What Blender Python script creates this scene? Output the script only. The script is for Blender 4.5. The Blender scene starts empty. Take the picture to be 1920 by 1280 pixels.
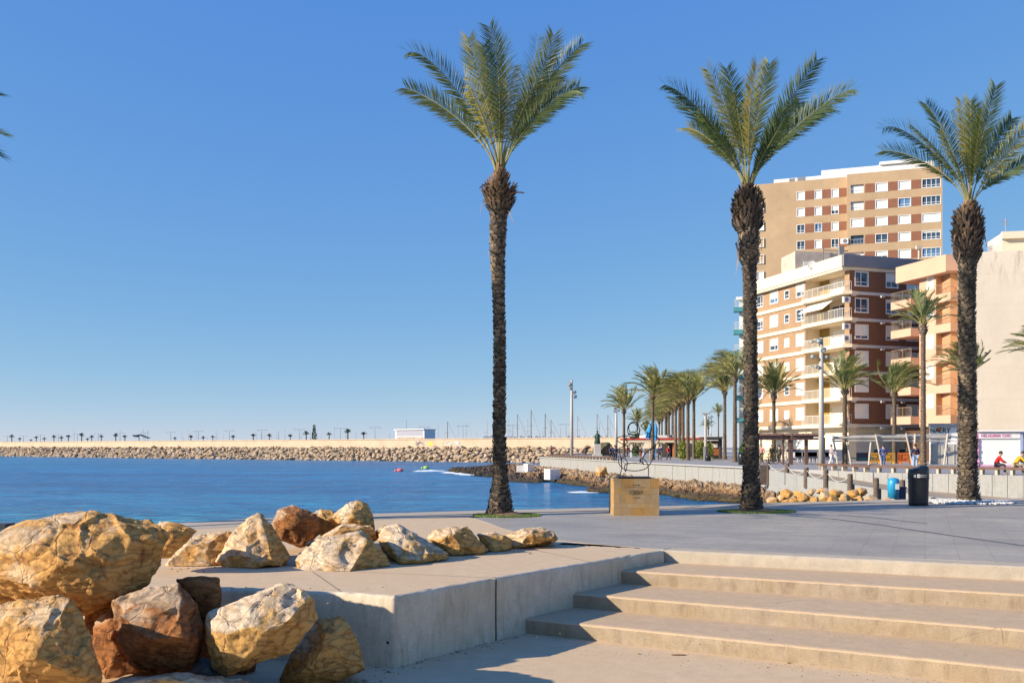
import bpy, bmesh, math, random
from mathutils import Vector, noise, Matrix
R = random.Random(7)
F_ = 1740.0; HY = 838.0; EZ = 1.5
def P(x, y, Y): return Vector(((x-960)/F_*Y, Y, EZ-(y-HY)/F_*Y))
def G(x, y, z=0.0):
    Y = (EZ-z)*F_/(y-HY); return Vector(((x-960)/F_*Y, Y, z))
def X_(x, Y): return (x-960)/F_*Y
COL = bpy.context.scene.collection

# ------------------------------------------------------------- helpers
def tag(o, label=None, cat=None, group=None, kind=None):
    if label: o['label'] = label
    if cat: o['category'] = cat
    if group: o['group'] = group
    if kind: o['kind'] = kind
    return o
def empty(name, loc, rz=0.0):
    o = bpy.data.objects.new(name, None); COL.objects.link(o)
    o.location = loc; o.rotation_euler = (0, 0, rz); o.empty_display_size = .2
    return o
def thing(name, loc, label, cat, group=None, rz=0.0):
    return tag(empty(name, loc, rz), label, cat, group)
def copy_tree(o, parent=None):
    c = o.copy(); COL.objects.link(c)
    if parent: c.parent = parent
    for ch in list(o.children): copy_tree(ch, c)
    return c

class MB:
    def __init__(s): s.v = []; s.f = []; s.t = []
    def add(s, vs, fs, t=0.0):
        n = len(s.v); s.v += [tuple(p) for p in vs]; s.t += [t]*len(vs)
        s.f += [tuple(i+n for i in f) for f in fs]; return s
    def box(s, x0, x1, y0, y1, z0, z1, t=0.0):
        vs = [(x, y, z) for z in (z0, z1) for y in (y0, y1) for x in (x0, x1)]
        return s.add(vs, [(0,2,3,1),(4,5,7,6),(0,1,5,4),(2,6,7,3),(0,4,6,2),(1,3,7,5)], t)
    def obox(s, O, u, n, u0, u1, n0, n1, z0, z1, t=0.0):
        """box in a frame: u along, n outward (horizontal), z up"""
        vs = [(O[0]+u[0]*a+n[0]*b, O[1]+u[1]*a+n[1]*b, z) for z in (z0, z1) for b in (n0, n1) for a in (u0, u1)]
        return s.add(vs, [(0,2,3,1),(4,5,7,6),(0,1,5,4),(2,6,7,3),(0,4,6,2),(1,3,7,5)], t)
    def tube(s, pts, rad, n=8, t=0.0, cap=True):
        pts = [Vector(p) for p in pts]
        if not isinstance(rad, (list, tuple)): rad = [rad]*len(pts)
        b = len(s.v); up = Vector((0, 0, 1)); prev = None
        for i, p in enumerate(pts):
            d = (pts[min(i+1, len(pts)-1)]-pts[max(i-1, 0)])
            if d.length < 1e-9: d = Vector((0, 0, 1))
            d.normalize()
            if prev is None:
                a = d.cross(up)
                if a.length < .1: a = d.cross(Vector((1, 0, 0)))
            else: a = prev - d*prev.dot(d)
            a.normalize(); prev = a; c = d.cross(a)
            for k in range(n):
                th = 2*math.pi*k/n
                s.v.append(tuple(p+(a*math.cos(th)+c*math.sin(th))*rad[i])); s.t.append(t)
        for i in range(len(pts)-1):
            for k in range(n):
                k2 = (k+1) % n
                s.f.append((b+i*n+k, b+i*n+k2, b+(i+1)*n+k2, b+(i+1)*n+k))
        if cap:
            s.f.append(tuple(b+k for k in range(n))[::-1]); s.f.append(tuple(b+(len(pts)-1)*n+k for k in range(n)))
        return s
    def ell(s, c, r, nu=10, nv=7, t=0.0):
        c = Vector(c); b = len(s.v)
        s.v.append(tuple(c+Vector((0, 0, -r[2])))); s.t.append(t)
        for j in range(1, nv):
            ph = -math.pi/2+math.pi*j/nv
            for i in range(nu):
                th = 2*math.pi*i/nu
                s.v.append((c[0]+r[0]*math.cos(ph)*math.cos(th), c[1]+r[1]*math.cos(ph)*math.sin(th), c[2]+r[2]*math.sin(ph))); s.t.append(t)
        s.v.append(tuple(c+Vector((0, 0, r[2])))); s.t.append(t); top = len(s.v)-1
        for i in range(nu):
            i2 = (i+1) % nu
            s.f.append((b, b+1+i2, b+1+i)); s.f.append((top, top-nu+i, top-nu+i2))
            for j in range(nv-2):
                s.f.append((b+1+j*nu+i, b+1+j*nu+i2, b+1+(j+1)*nu+i2, b+1+(j+1)*nu+i))
        return s
    def prism(s, poly, z0, z1, t=0.0):
        n = len(poly); a = [(p[0], p[1], z0) for p in poly]+[(p[0], p[1], z1) for p in poly]
        area = sum(poly[i][0]*poly[(i+1) % n][1]-poly[(i+1) % n][0]*poly[i][1] for i in range(n))
        fs = [tuple(range(n))[::-1], tuple(range(n, 2*n))]+[(i, (i+1) % n, n+(i+1) % n, n+i) for i in range(n)]
        if area < 0: fs = [f[::-1] for f in fs]
        return s.add(a, fs, t)
    def build(s, name, mat, parent=None, smooth=False, local=False, bevel=0.0):
        me = bpy.data.meshes.new(name)
        off = Vector((0, 0, 0))
        if parent is not None and not local:
            off = Vector(parent.location); q = parent.parent
            while q is not None: off += Vector(q.location); q = q.parent
        me.from_pydata([(x-off[0], y-off[1], z-off[2]) for x, y, z in s.v], [], s.f)
        if any(s.t):
            at = me.attributes.new('tint', 'FLOAT', 'POINT'); at.data.foreach_set('value', s.t)
        me.materials.append(mat)
        if smooth: me.polygons.foreach_set('use_smooth', [True]*len(me.polygons))
        me.update()
        o = bpy.data.objects.new(name, me); COL.objects.link(o)
        if parent is not None: o.parent = parent
        if bevel:
            m = o.modifiers.new('bevel', 'BEVEL'); m.width = bevel; m.segments = 2; m.limit_method = 'ANGLE'
        return o
def solo(mb, name, mat, label, cat, group=None, loc=None, **kw):
    """a one-mesh thing whose origin sits at its base"""
    if loc is None:
        xs = [p[0] for p in mb.v]; ys = [p[1] for p in mb.v]; zs = [p[2] for p in mb.v]
        loc = ((min(xs)+max(xs))/2, (min(ys)+max(ys))/2, min(zs))
    mb.v = [(a-loc[0], b-loc[1], c-loc[2]) for a, b, c in mb.v]
    o = mb.build(name, mat, **kw); o.location = loc
    return tag(o, label, cat, group)

# ------------------------------------------------------------- materials
def nt(name):
    m = bpy.data.materials.new(name); m.use_nodes = True; t = m.node_tree; t.nodes.clear()
    out = t.nodes.new('ShaderNodeOutputMaterial'); b = t.nodes.new('ShaderNodeBsdfPrincipled')
    t.links.new(b.outputs[0], out.inputs[0]); return m, t, b
def N(t, typ, ins=None, **kw):
    n = t.nodes.new(typ)
    for k, v in kw.items(): setattr(n, k, v)
    for k, v in (ins or {}).items():
        if hasattr(v, 'node') or isinstance(v, bpy.types.NodeSocket): t.links.new(v, n.inputs[k])
        else: n.inputs[k].default_value = v
    return n
def c4(c): return (c[0], c[1], c[2], 1)
def coords(t, scale=(1, 1, 1), rot=(0, 0, 0), geo=False):
    tc = t.nodes.new('ShaderNodeNewGeometry') if geo else t.nodes.new('ShaderNodeTexCoord')
    mp = N(t, 'ShaderNodeMapping', {'Vector': tc.outputs['Position' if geo else 'Object'], 'Scale': scale, 'Rotation': rot})
    return mp.outputs[0]
def noisetex(t, vec, scale, detail=5, rough=.6, dist=0.0):
    return N(t, 'ShaderNodeTexNoise', {'Vector': vec, 'Scale': scale, 'Detail': detail, 'Roughness': rough, 'Distortion': dist}).outputs[0]
def ramp(t, fac, stops, interp='LINEAR'):
    r = N(t, 'ShaderNodeValToRGB', {'Fac': fac}); e = r.color_ramp; e.interpolation = interp
    while len(e.elements) > 1: e.elements.remove(e.elements[-1])
    e.elements[0].position = stops[0][0]; e.elements[0].color = c4(stops[0][1])
    for p, c in stops[1:]:
        x = e.elements.new(p); x.color = c4(c)
    return r.outputs[0]
def mixc(t, fac, a, b, blend='MIX'):
    m = N(t, 'ShaderNodeMix', data_type='RGBA', blend_type=blend)
    for idx, v in ((0, fac), (6, a), (7, b)):
        if isinstance(v, bpy.types.NodeSocket): t.links.new(v, m.inputs[idx])
        else: m.inputs[idx].default_value = c4(v) if idx and not isinstance(v, float) else v
    return m.outputs[2]
def math_(t, op, a, b=0.0, clamp=False):
    m = N(t, 'ShaderNodeMath', operation=op, use_clamp=clamp)
    for i, v in enumerate((a, b)):
        if isinstance(v, bpy.types.NodeSocket): t.links.new(v, m.inputs[i])
        else: m.inputs[i].default_value = v
    return m.outputs[0]
def bump(t, b, h, strength=.4, dist=.02, prev=None):
    n = N(t, 'ShaderNodeBump', {'Height': h, 'Strength': strength, 'Distance': dist})
    if prev is not None: t.links.new(prev, n.inputs['Normal'])
    t.links.new(n.outputs[0], b.inputs['Normal']); return n.outputs[0]
MATS = {}
def M(name, c1, c2=None, scale=4.0, rough=.7, bs=0.0, bscale=None, metal=0.0, stretch=(1, 1, 1), spec=None, bd=.02):
    if name in MATS: return MATS[name]
    m, t, b = nt(name)
    c2 = c2 or tuple(x*.8 for x in c1)
    v = coords(t, stretch)
    n = noisetex(t, v, scale, 6, .62)
    t.links.new(ramp(t, n, [(.3, c2), (.7, c1)]), b.inputs['Base Color'])
    b.inputs['Roughness'].default_value = rough; b.inputs['Metallic'].default_value = metal
    if spec is not None: b.inputs['Specular IOR Level'].default_value = spec
    if bs: bump(t, b, noisetex(t, v, bscale or scale*6, 6, .65), bs, bd)
    MATS[name] = m; return m
def rock_mat(name, cream, ochre, dark, rust):
    m, t, b = nt(name)
    v = coords(t)
    tint = N(t, 'ShaderNodeAttribute', attribute_name='tint').outputs['Fac']
    n1 = noisetex(t, v, 2.2, 8, .62, .6); n2 = noisetex(t, v, 7.0, 8, .7, 1.2); n3 = noisetex(t, v, 24.0, 8, .75, .3)
    n4 = noisetex(t, v, 3.6, 6, .6, 2.2)
    och = ramp(t, n2, [(.20, dark), (.33, rust), (.46, ochre), (.75, tuple(min(1, x*1.25) for x in ochre))])
    crm = ramp(t, n3, [(.25, tuple(x*.62 for x in cream)), (.42, tuple(x*.88 for x in cream)), (.65, cream)])
    crm = mixc(t, ramp(t, n2, [(.5, (0, 0, 0)), (.68, (.8, .8, .8))]), crm, tuple(a*.45+c*.55 for a, c in zip(ochre, cream)))
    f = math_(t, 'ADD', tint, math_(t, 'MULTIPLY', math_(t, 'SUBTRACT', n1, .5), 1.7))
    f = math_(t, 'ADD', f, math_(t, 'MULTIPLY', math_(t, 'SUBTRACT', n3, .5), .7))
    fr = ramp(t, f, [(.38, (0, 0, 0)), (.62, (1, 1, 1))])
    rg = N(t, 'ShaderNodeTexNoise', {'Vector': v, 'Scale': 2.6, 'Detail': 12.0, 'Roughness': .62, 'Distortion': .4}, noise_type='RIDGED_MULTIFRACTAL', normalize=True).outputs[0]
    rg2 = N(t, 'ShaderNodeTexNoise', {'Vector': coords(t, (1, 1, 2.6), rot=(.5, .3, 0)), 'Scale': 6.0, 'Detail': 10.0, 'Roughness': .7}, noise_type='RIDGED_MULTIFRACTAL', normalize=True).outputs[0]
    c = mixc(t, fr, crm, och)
    c = mixc(t, 1.0, c, ramp(t, rg2, [(.0, (.72, .68, .62)), (.045, (1.0, 1.0, 1.0)), (.4, (1.1, 1.08, 1.05))]), 'MULTIPLY')  # crevice shade multiplied into the colour along the ridged relief
    # dark fissures
    vo = N(t, 'ShaderNodeTexVoronoi', {'Vector': mixc(t, .22, v, N(t, 'ShaderNodeTexNoise', {'Vector': v, 'Scale': 3.0, 'Detail': 5.0}).outputs[1]), 'Scale': 3.4}, feature='DISTANCE_TO_EDGE').outputs[0]
    cr = ramp(t, vo, [(.0, (1, 1, 1)), (.035, (0, 0, 0))])
    crk = math_(t, 'MULTIPLY', cr, ramp(t, n4, [(.54, (0, 0, 0)), (.64, (.55, .55, .55))]))
    c = mixc(t, crk, c, tuple(x*.4 for x in dark))
    blk = ramp(t, n4, [(.68, (0, 0, 0)), (.80, (.45, .45, .45))])
    c = mixc(t, blk, c, dark)
    t.links.new(c, b.inputs['Base Color'])
    b.inputs['Roughness'].default_value = .82; b.inputs['Specular IOR Level'].default_value = .3
    h = math_(t, 'ADD', math_(t, 'MULTIPLY', n2, .6), math_(t, 'MULTIPLY', n3, .35))
    h = math_(t, 'ADD', h, math_(t, 'MULTIPLY', noisetex(t, v, 80, 6, .7), .22))
    h = math_(t, 'SUBTRACT', h, math_(t, 'MULTIPLY', cr, .25))
    h = math_(t, 'ADD', h, math_(t, 'ADD', math_(t, 'MULTIPLY', rg, .5), math_(t, 'MULTIPLY', rg2, .2)))
    bump(t, b, h, 1.0, .045)
    return m
RM = [rock_mat('rock_ochre', (.70, .52, .33), (.60, .33, .10), (.06, .045, .035), (.28, .10, .035)),
      rock_mat('rock_pale', (.70, .56, .40), (.58, .34, .11), (.10, .08, .07), (.30, .15, .07)),
      rock_mat('rock_rust', (.54, .40, .27), (.32, .13, .04), (.03, .022, .02), (.13, .04, .018)),
      rock_mat('rock_grey', (.30, .31, .33), (.24, .22, .20), (.10, .10, .11), (.20, .16, .13)),
      rock_mat('rock_far', (.52, .42, .31), (.36, .26, .16), (.09, .075, .06), (.22, .15, .1))]

def concrete(name, c1, c2, stain, streak=False, crack=True, joint=None):
    m, t, b = nt(name); v = coords(t, geo=True)
    n1 = noisetex(t, v, .9, 6, .6, .4); n2 = noisetex(t, v, 6, 8, .65); n3 = noisetex(t, v, 90, 5, .8)
    c = ramp(t, n2, [(.3, c2), (.65, c1)])
    c = mixc(t, ramp(t, n1, [(.42, (0, 0, 0)), (.62, (.7, .7, .7))]), c, stain)
    sp = ramp(t, n3, [(.3, (.62, .6, .58)), (.5, (1, 1, 1)), (.72, (1.12, 1.12, 1.1))])
    c = mixc(t, 1.0, c, sp, 'MULTIPLY')
    if streak:
        vs = coords(t, (5, 5, 1.2), geo=True)
        s = noisetex(t, vs, 1.1, 9, .75, 1.2)
        c = mixc(t, 1.0, c, ramp(t, s, [(.28, (.70, .67, .62)), (.5, (1, 1, 1)), (.8, (1.08, 1.07, 1.05))]), 'MULTIPLY')
    h = math_(t, 'ADD', math_(t, 'MULTIPLY', n2, .5), math_(t, 'MULTIPLY', n3, .3))
    if crack:
        w = mixc(t, .16, v, N(t, 'ShaderNodeTexNoise', {'Vector': v, 'Scale': 2.0, 'Detail': 6.0}).outputs[1])
        vo = N(t, 'ShaderNodeTexVoronoi', {'Vector': w, 'Scale': .8}, feature='DISTANCE_TO_EDGE').outputs[0]
        cr = math_(t, 'MULTIPLY', ramp(t, vo, [(0, (1, 1, 1)), (.007, (0, 0, 0))]), ramp(t, noisetex(t, v, 1.3, 4, .6), [(.54, (0, 0, 0)), (.64, (.5, .5, .5))]))
        c = mixc(t, cr, c, tuple(x*.3 for x in c2)); h = math_(t, 'SUBTRACT', h, cr)
        pit = ramp(t, noisetex(t, v, 34, 4, .7), [(.22, (1, 1, 1)), (.30, (0, 0, 0))])
        c = mixc(t, math_(t, 'MULTIPLY', pit, .6), c, tuple(x*.4 for x in c2))
    t.links.new(c, b.inputs['Base Color']); b.inputs['Roughness'].default_value = .85
    b.inputs['Specular IOR Level'].default_value = .3
    bump(t, b, h, .35, .012)
    return m
M_PLAT = concrete('concrete_platform', (.64, .48, .31), (.53, .40, .255), (.59, .43, .265))
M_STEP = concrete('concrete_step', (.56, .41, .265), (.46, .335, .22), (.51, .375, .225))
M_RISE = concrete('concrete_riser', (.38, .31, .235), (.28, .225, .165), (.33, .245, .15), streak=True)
M_WALL = concrete('concrete_wall', (.72, .61, .46), (.53, .45, .34), (.58, .46, .30), streak=True, crack=False)
M_KERB = concrete('concrete_kerb', (.48, .42, .34), (.38, .33, .27), (.41, .35, .27))
M_SAND = concrete('ramp_concrete', (.48, .38, .26), (.36, .28, .18), (.42, .33, .22))

def paving():
    m, t, b = nt('grey_paving')
    v = coords(t, rot=(0, 0, math.radians(24)), geo=True)
    bt = N(t, 'ShaderNodeTexBrick', {'Vector': v, 'Color1': c4((.365, .335, .28)), 'Color2': c4((.315, .29, .245)), 'Mortar': c4((.245, .225, .195)), 'Scale': 1.0, 'Mortar Size': .009, 'Mortar Smooth': .3, 'Bias': 0.0, 'Brick Width': .85, 'Row Height': .16})
    n1 = noisetex(t, v, .55, 6, .6, .5); n2 = noisetex(t, v, 9, 6, .7)
    c = mixc(t, 1.0, bt.outputs[0], ramp(t, n1, [(.3, (.82, .82, .84)), (.7, (1.18, 1.16, 1.12))]), 'MULTIPLY')
    c = mixc(t, 1.0, c, ramp(t, n2, [(.3, (.86, .86, .86)), (.7, (1.1, 1.1, 1.1))]), 'MULTIPLY')
    t.links.new(c, b.inputs['Base Color']); b.inputs['Roughness'].default_value = .62
    h = math_(t, 'ADD', math_(t, 'MULTIPLY', bt.outputs[1], -.6), math_(t, 'MULTIPLY', n2, .3))
    bump(t, b, h, .35, .01); return m
M_PAVE = paving()
def water():
    m, t, b = nt('sea_water')
    v = coords(t, geo=True); vs = coords(t, (.34, 1, 1), rot=(0, 0, math.radians(-6)), geo=True)
    sep = N(t, 'ShaderNodeSeparateXYZ', {'Vector': v}).outputs
    d = math_(t, 'MULTIPLY', sep[1], 1/260.0)
    base = ramp(t, d, [(.08, (.005, .27, .35)), (.15, (.004, .24, .38)), (.25, (.004, .16, .38)), (.5, (.004, .14, .38)), (.95, (.007, .18, .40))])
    pt = noisetex(t, coords(t, (.016, .07, 1), geo=True), 1.0, 5, .6, .5)
    base = mixc(t, 1.0, base, ramp(t, pt, [(.33, (.6, .70, .80)), (.66, (1.35, 1.38, 1.2))]), 'MULTIPLY')
    p2 = noisetex(t, coords(t, (.22, .9, 1), geo=True), 1.0, 6, .7, .8)
    base = mixc(t, 1.0, base, ramp(t, p2, [(.35, (.35, .45, .6)), (.5, (.95, .95, 1)), (.66, (2.2, 1.9, 1.5))]), 'MULTIPLY')  # light and dark of the wave facets painted into the water colour
    t.links.new(base, b.inputs['Base Color'])
    b.inputs['Roughness'].default_value = .22; b.inputs['IOR'].default_value = 1.33; b.inputs['Specular IOR Level'].default_value = .3
    a1 = noisetex(t, vs, 1.15, 6, .62, .6); a2 = noisetex(t, vs, .28, 5, .6, .3); a3 = noisetex(t, vs, 5.0, 4, .6)
    h = math_(t, 'ADD', math_(t, 'MULTIPLY', a1, 1.0), math_(t, 'MULTIPLY', a2, 2.2))
    h = math_(t, 'ADD', h, math_(t, 'MULTIPLY', a3, .16))
    bump(t, b, h, 1.0, 1.15)
    return m
M_WATER = water()
def frond_mat():
    m, t, b = nt('palm_frond'); out = [n for n in t.nodes if n.type == 'OUTPUT_MATERIAL'][0]
    tint = N(t, 'ShaderNodeAttribute', attribute_name='tint').outputs['Fac']
    c = ramp(t, tint, [(0, (.05, .09, .05)), (.25, (.10, .145, .055)), (.5, (.20, .225, .08)), (.75, (.36, .35, .14)), (.9, (.44, .38, .17)), (1, (.28, .18, .09))])
    c = mixc(t, 1.0, c, ramp(t, noisetex(t, coords(t, geo=True), 3, 3), [(.3, (.75, .78, .75)), (.7, (1.2, 1.15, 1.1))]), 'MULTIPLY')
    geo = N(t, 'ShaderNodeNewGeometry')
    t.links.new(c, b.inputs['Base Color']); b.inputs['Roughness'].default_value = .5
    b.inputs['Specular IOR Level'].default_value = .55
    tr = N(t, 'ShaderNodeBsdfTranslucent', {'Color': mixc(t, 1.0, c, (1.5, 1.45, .7), 'MULTIPLY')})
    mx = N(t, 'ShaderNodeMixShader', {0: .28, 1: b.outputs[0], 2: tr.outputs[0]})
    t.links.new(mx.outputs[0], out.inputs[0]); return m
M_FROND = frond_mat()
def boot_mat(name, a, b_, c_):
    m, t, b = nt(name)
    tint = N(t, 'ShaderNodeAttribute', attribute_name='tint').outputs['Fac']
    n = noisetex(t, coords(t, (1, 1, .5), geo=True), 22, 5, .7)
    c = mixc(t, 1.0, ramp(t, tint, [(0, a), (.5, b_), (1, c_)]), ramp(t, n, [(.3, (.55, .55, .55)), (.7, (1.35, 1.3, 1.25))]), 'MULTIPLY')
    t.links.new(c, b.inputs['Base Color']); b.inputs['Roughness'].default_value = .85
    b.inputs['Specular IOR Level'].default_value = .25
    bump(t, b, noisetex(t, coords(t, (1, 1, .2), geo=True), 60, 4, .7), .6, .01); return m
M_TRUNKF = boot_mat('palm_bark_pale', (.12, .095, .075), (.24, .19, .14), (.36, .29, .21))
M_TRUNK = boot_mat('palm_bark', (.055, .048, .042), (.14, .112, .085), (.32, .25, .17))
M_BOOT = boot_mat('palm_boots', (.06, .048, .042), (.17, .115, .075), (.34, .21, .105))

white = M('white_paint', (.80, .79, .77), (.70, .69, .67), 2, .55)
# ------------------------------------------------------------- rocks
def refine(bm, L, passes=7):
    for _ in range(passes):
        es = [e for e in bm.edges if e.calc_length() > L]
        if not es: break
        bmesh.ops.subdivide_edges(bm, edges=es, cuts=1, use_grid_fill=True)
        bmesh.ops.triangulate(bm, faces=[f for f in bm.faces if len(f.verts) > 3])
def rock_obj(name, pts, mat, L=.03, seed=0, rough=1.0, cdir=(-.6, -.1, .8), bias=.1, smooth=1, parent=None):
    """pts: world points; hull, refine, break the faces up with layered noise"""
    bm = bmesh.new()
    for p in pts: bm.verts.new(p)
    r = bmesh.ops.convex_hull(bm, input=bm.verts)
    bmesh.ops.delete(bm, geom=[v for v in bm.verts if not v.link_faces], context='VERTS')
    c = sum((v.co for v in bm.verts), Vector())/len(bm.verts)
    size = max((v.co-c).length for v in bm.verts); rr = random.Random(seed*31+5)
    for _ in range(int(16*rough)+2):
        d = Vector((rr.gauss(0, 1), rr.gauss(0, 1), rr.gauss(0, 1))).normalized()
        h = max((v.co-c).dot(d) for v in bm.verts)*rr.uniform(.88, .97)
        g = bmesh.ops.bisect_plane(bm, geom=bm.verts[:]+bm.edges[:]+bm.faces[:], plane_co=c+d*h, plane_no=d, clear_outer=True)
        e = [x for x in g['geom_cut'] if isinstance(x, bmesh.types.BMEdge)]
        if len(e) > 2: bmesh.ops.contextual_create(bm, geom=e)
    bmesh.ops.remove_doubles(bm, verts=bm.verts[:], dist=.035*size)
    bmesh.ops.triangulate(bm, faces=bm.faces[:])
    refine(bm, L)
    for _ in range(smooth): bmesh.ops.smooth_vert(bm, verts=bm.verts, factor=.5, use_axis_x=True, use_axis_y=True, use_axis_z=True)
    bm.normal_update()
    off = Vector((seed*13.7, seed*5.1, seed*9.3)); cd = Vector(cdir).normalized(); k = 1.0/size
    nn = [v.normal.copy() for v in bm.verts]; tint = []
    new = []
    for v, n in zip(bm.verts, nn):
        q = (v.co-c)
        a = noise.noise(q*k*1.6+off)*.025*size
        w = q*k*3.4+off+noise.noise_vector(q*k*4+off)*.35
        cell = noise.voronoi(w)
        chip = (noise.cell(Vector(cell[1][0])*7.3)-.5)*.030*size*min(1, (cell[0][1]-cell[0][0])*7)
        rid = (noise.ridged_multi_fractal(q*k*6+off, .8, 2.2, 6, 1.0, 2.0)-1.1)*.010*size
        fine = noise.fractal(q*14+off, .7, 2.1, 6)*.008+abs(noise.noise(q*5+off))*-.014
        new.append(v.co+n*(a+(chip+rid)*rough+fine*rough*min(1.2, size*1.6)))
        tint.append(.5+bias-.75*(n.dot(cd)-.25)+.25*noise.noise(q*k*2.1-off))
    for v, p in zip(bm.verts, new): v.co = p
    for _ in range(2):                                   # pull single-vertex spikes back
        for v in bm.verts:
            av = Vector()
            for e in v.link_edges: av += e.other_vert(v).co
            av /= max(1, len(v.link_edges))
            if (v.co-av).length > L*.45: v.co = v.co.lerp(av, .8)
    bmesh.ops.smooth_vert(bm, verts=bm.verts, factor=.25, use_axis_x=True, use_axis_y=True, use_axis_z=True)
    loc = Vector((c.x, c.y, min(v.co.z for v in bm.verts)))
    for v in bm.verts: v.co -= loc
    me = bpy.data.meshes.new(name); bm.to_mesh(me); bm.free()
    at = me.attributes.new('tint', 'FLOAT', 'POINT'); at.data.foreach_set('value', [max(0, min(1, x)) for x in tint])
    me.polygons.foreach_set('use_smooth', [True]*len(me.polygons)); me.set_sharp_from_angle(angle=math.radians(38))
    me.materials.append(mat)
    o = bpy.data.objects.new(name, me); COL.objects.link(o); o.location = loc
    return o
def rock_px(sil, front, Y0, thick, mat, label, ground=None, group=None, **kw):
    pts = []; cx = sum(p[0] for p in sil)/len(sil); cy = sum(p[1] for p in sil)/len(sil)
    def dep(y, Y):
        if ground is None or y <= HY+5: return Y
        return min(Y, (EZ-ground)*F_/(y-HY)+.02)
    for s in sil:
        x, y = s[:2]; Y = Y0+(s[2] if len(s) > 2 else 0)
        pts.append(P(x, y, dep(y, Y)))
        pts.append(P(cx+(x-cx)*.86, cy+(y-cy)*.86, Y0+thick*.6)); pts.append(P(cx+(x-cx)*.5, cy+(y-cy)*.55, Y0+thick))
    for x, y, dz in front: pts.append(P(x, y, dep(y, Y0+dz)))
    o = rock_obj('boulder', pts, mat, **kw)
    tag(o, label, 'boulder', group); return o
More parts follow.
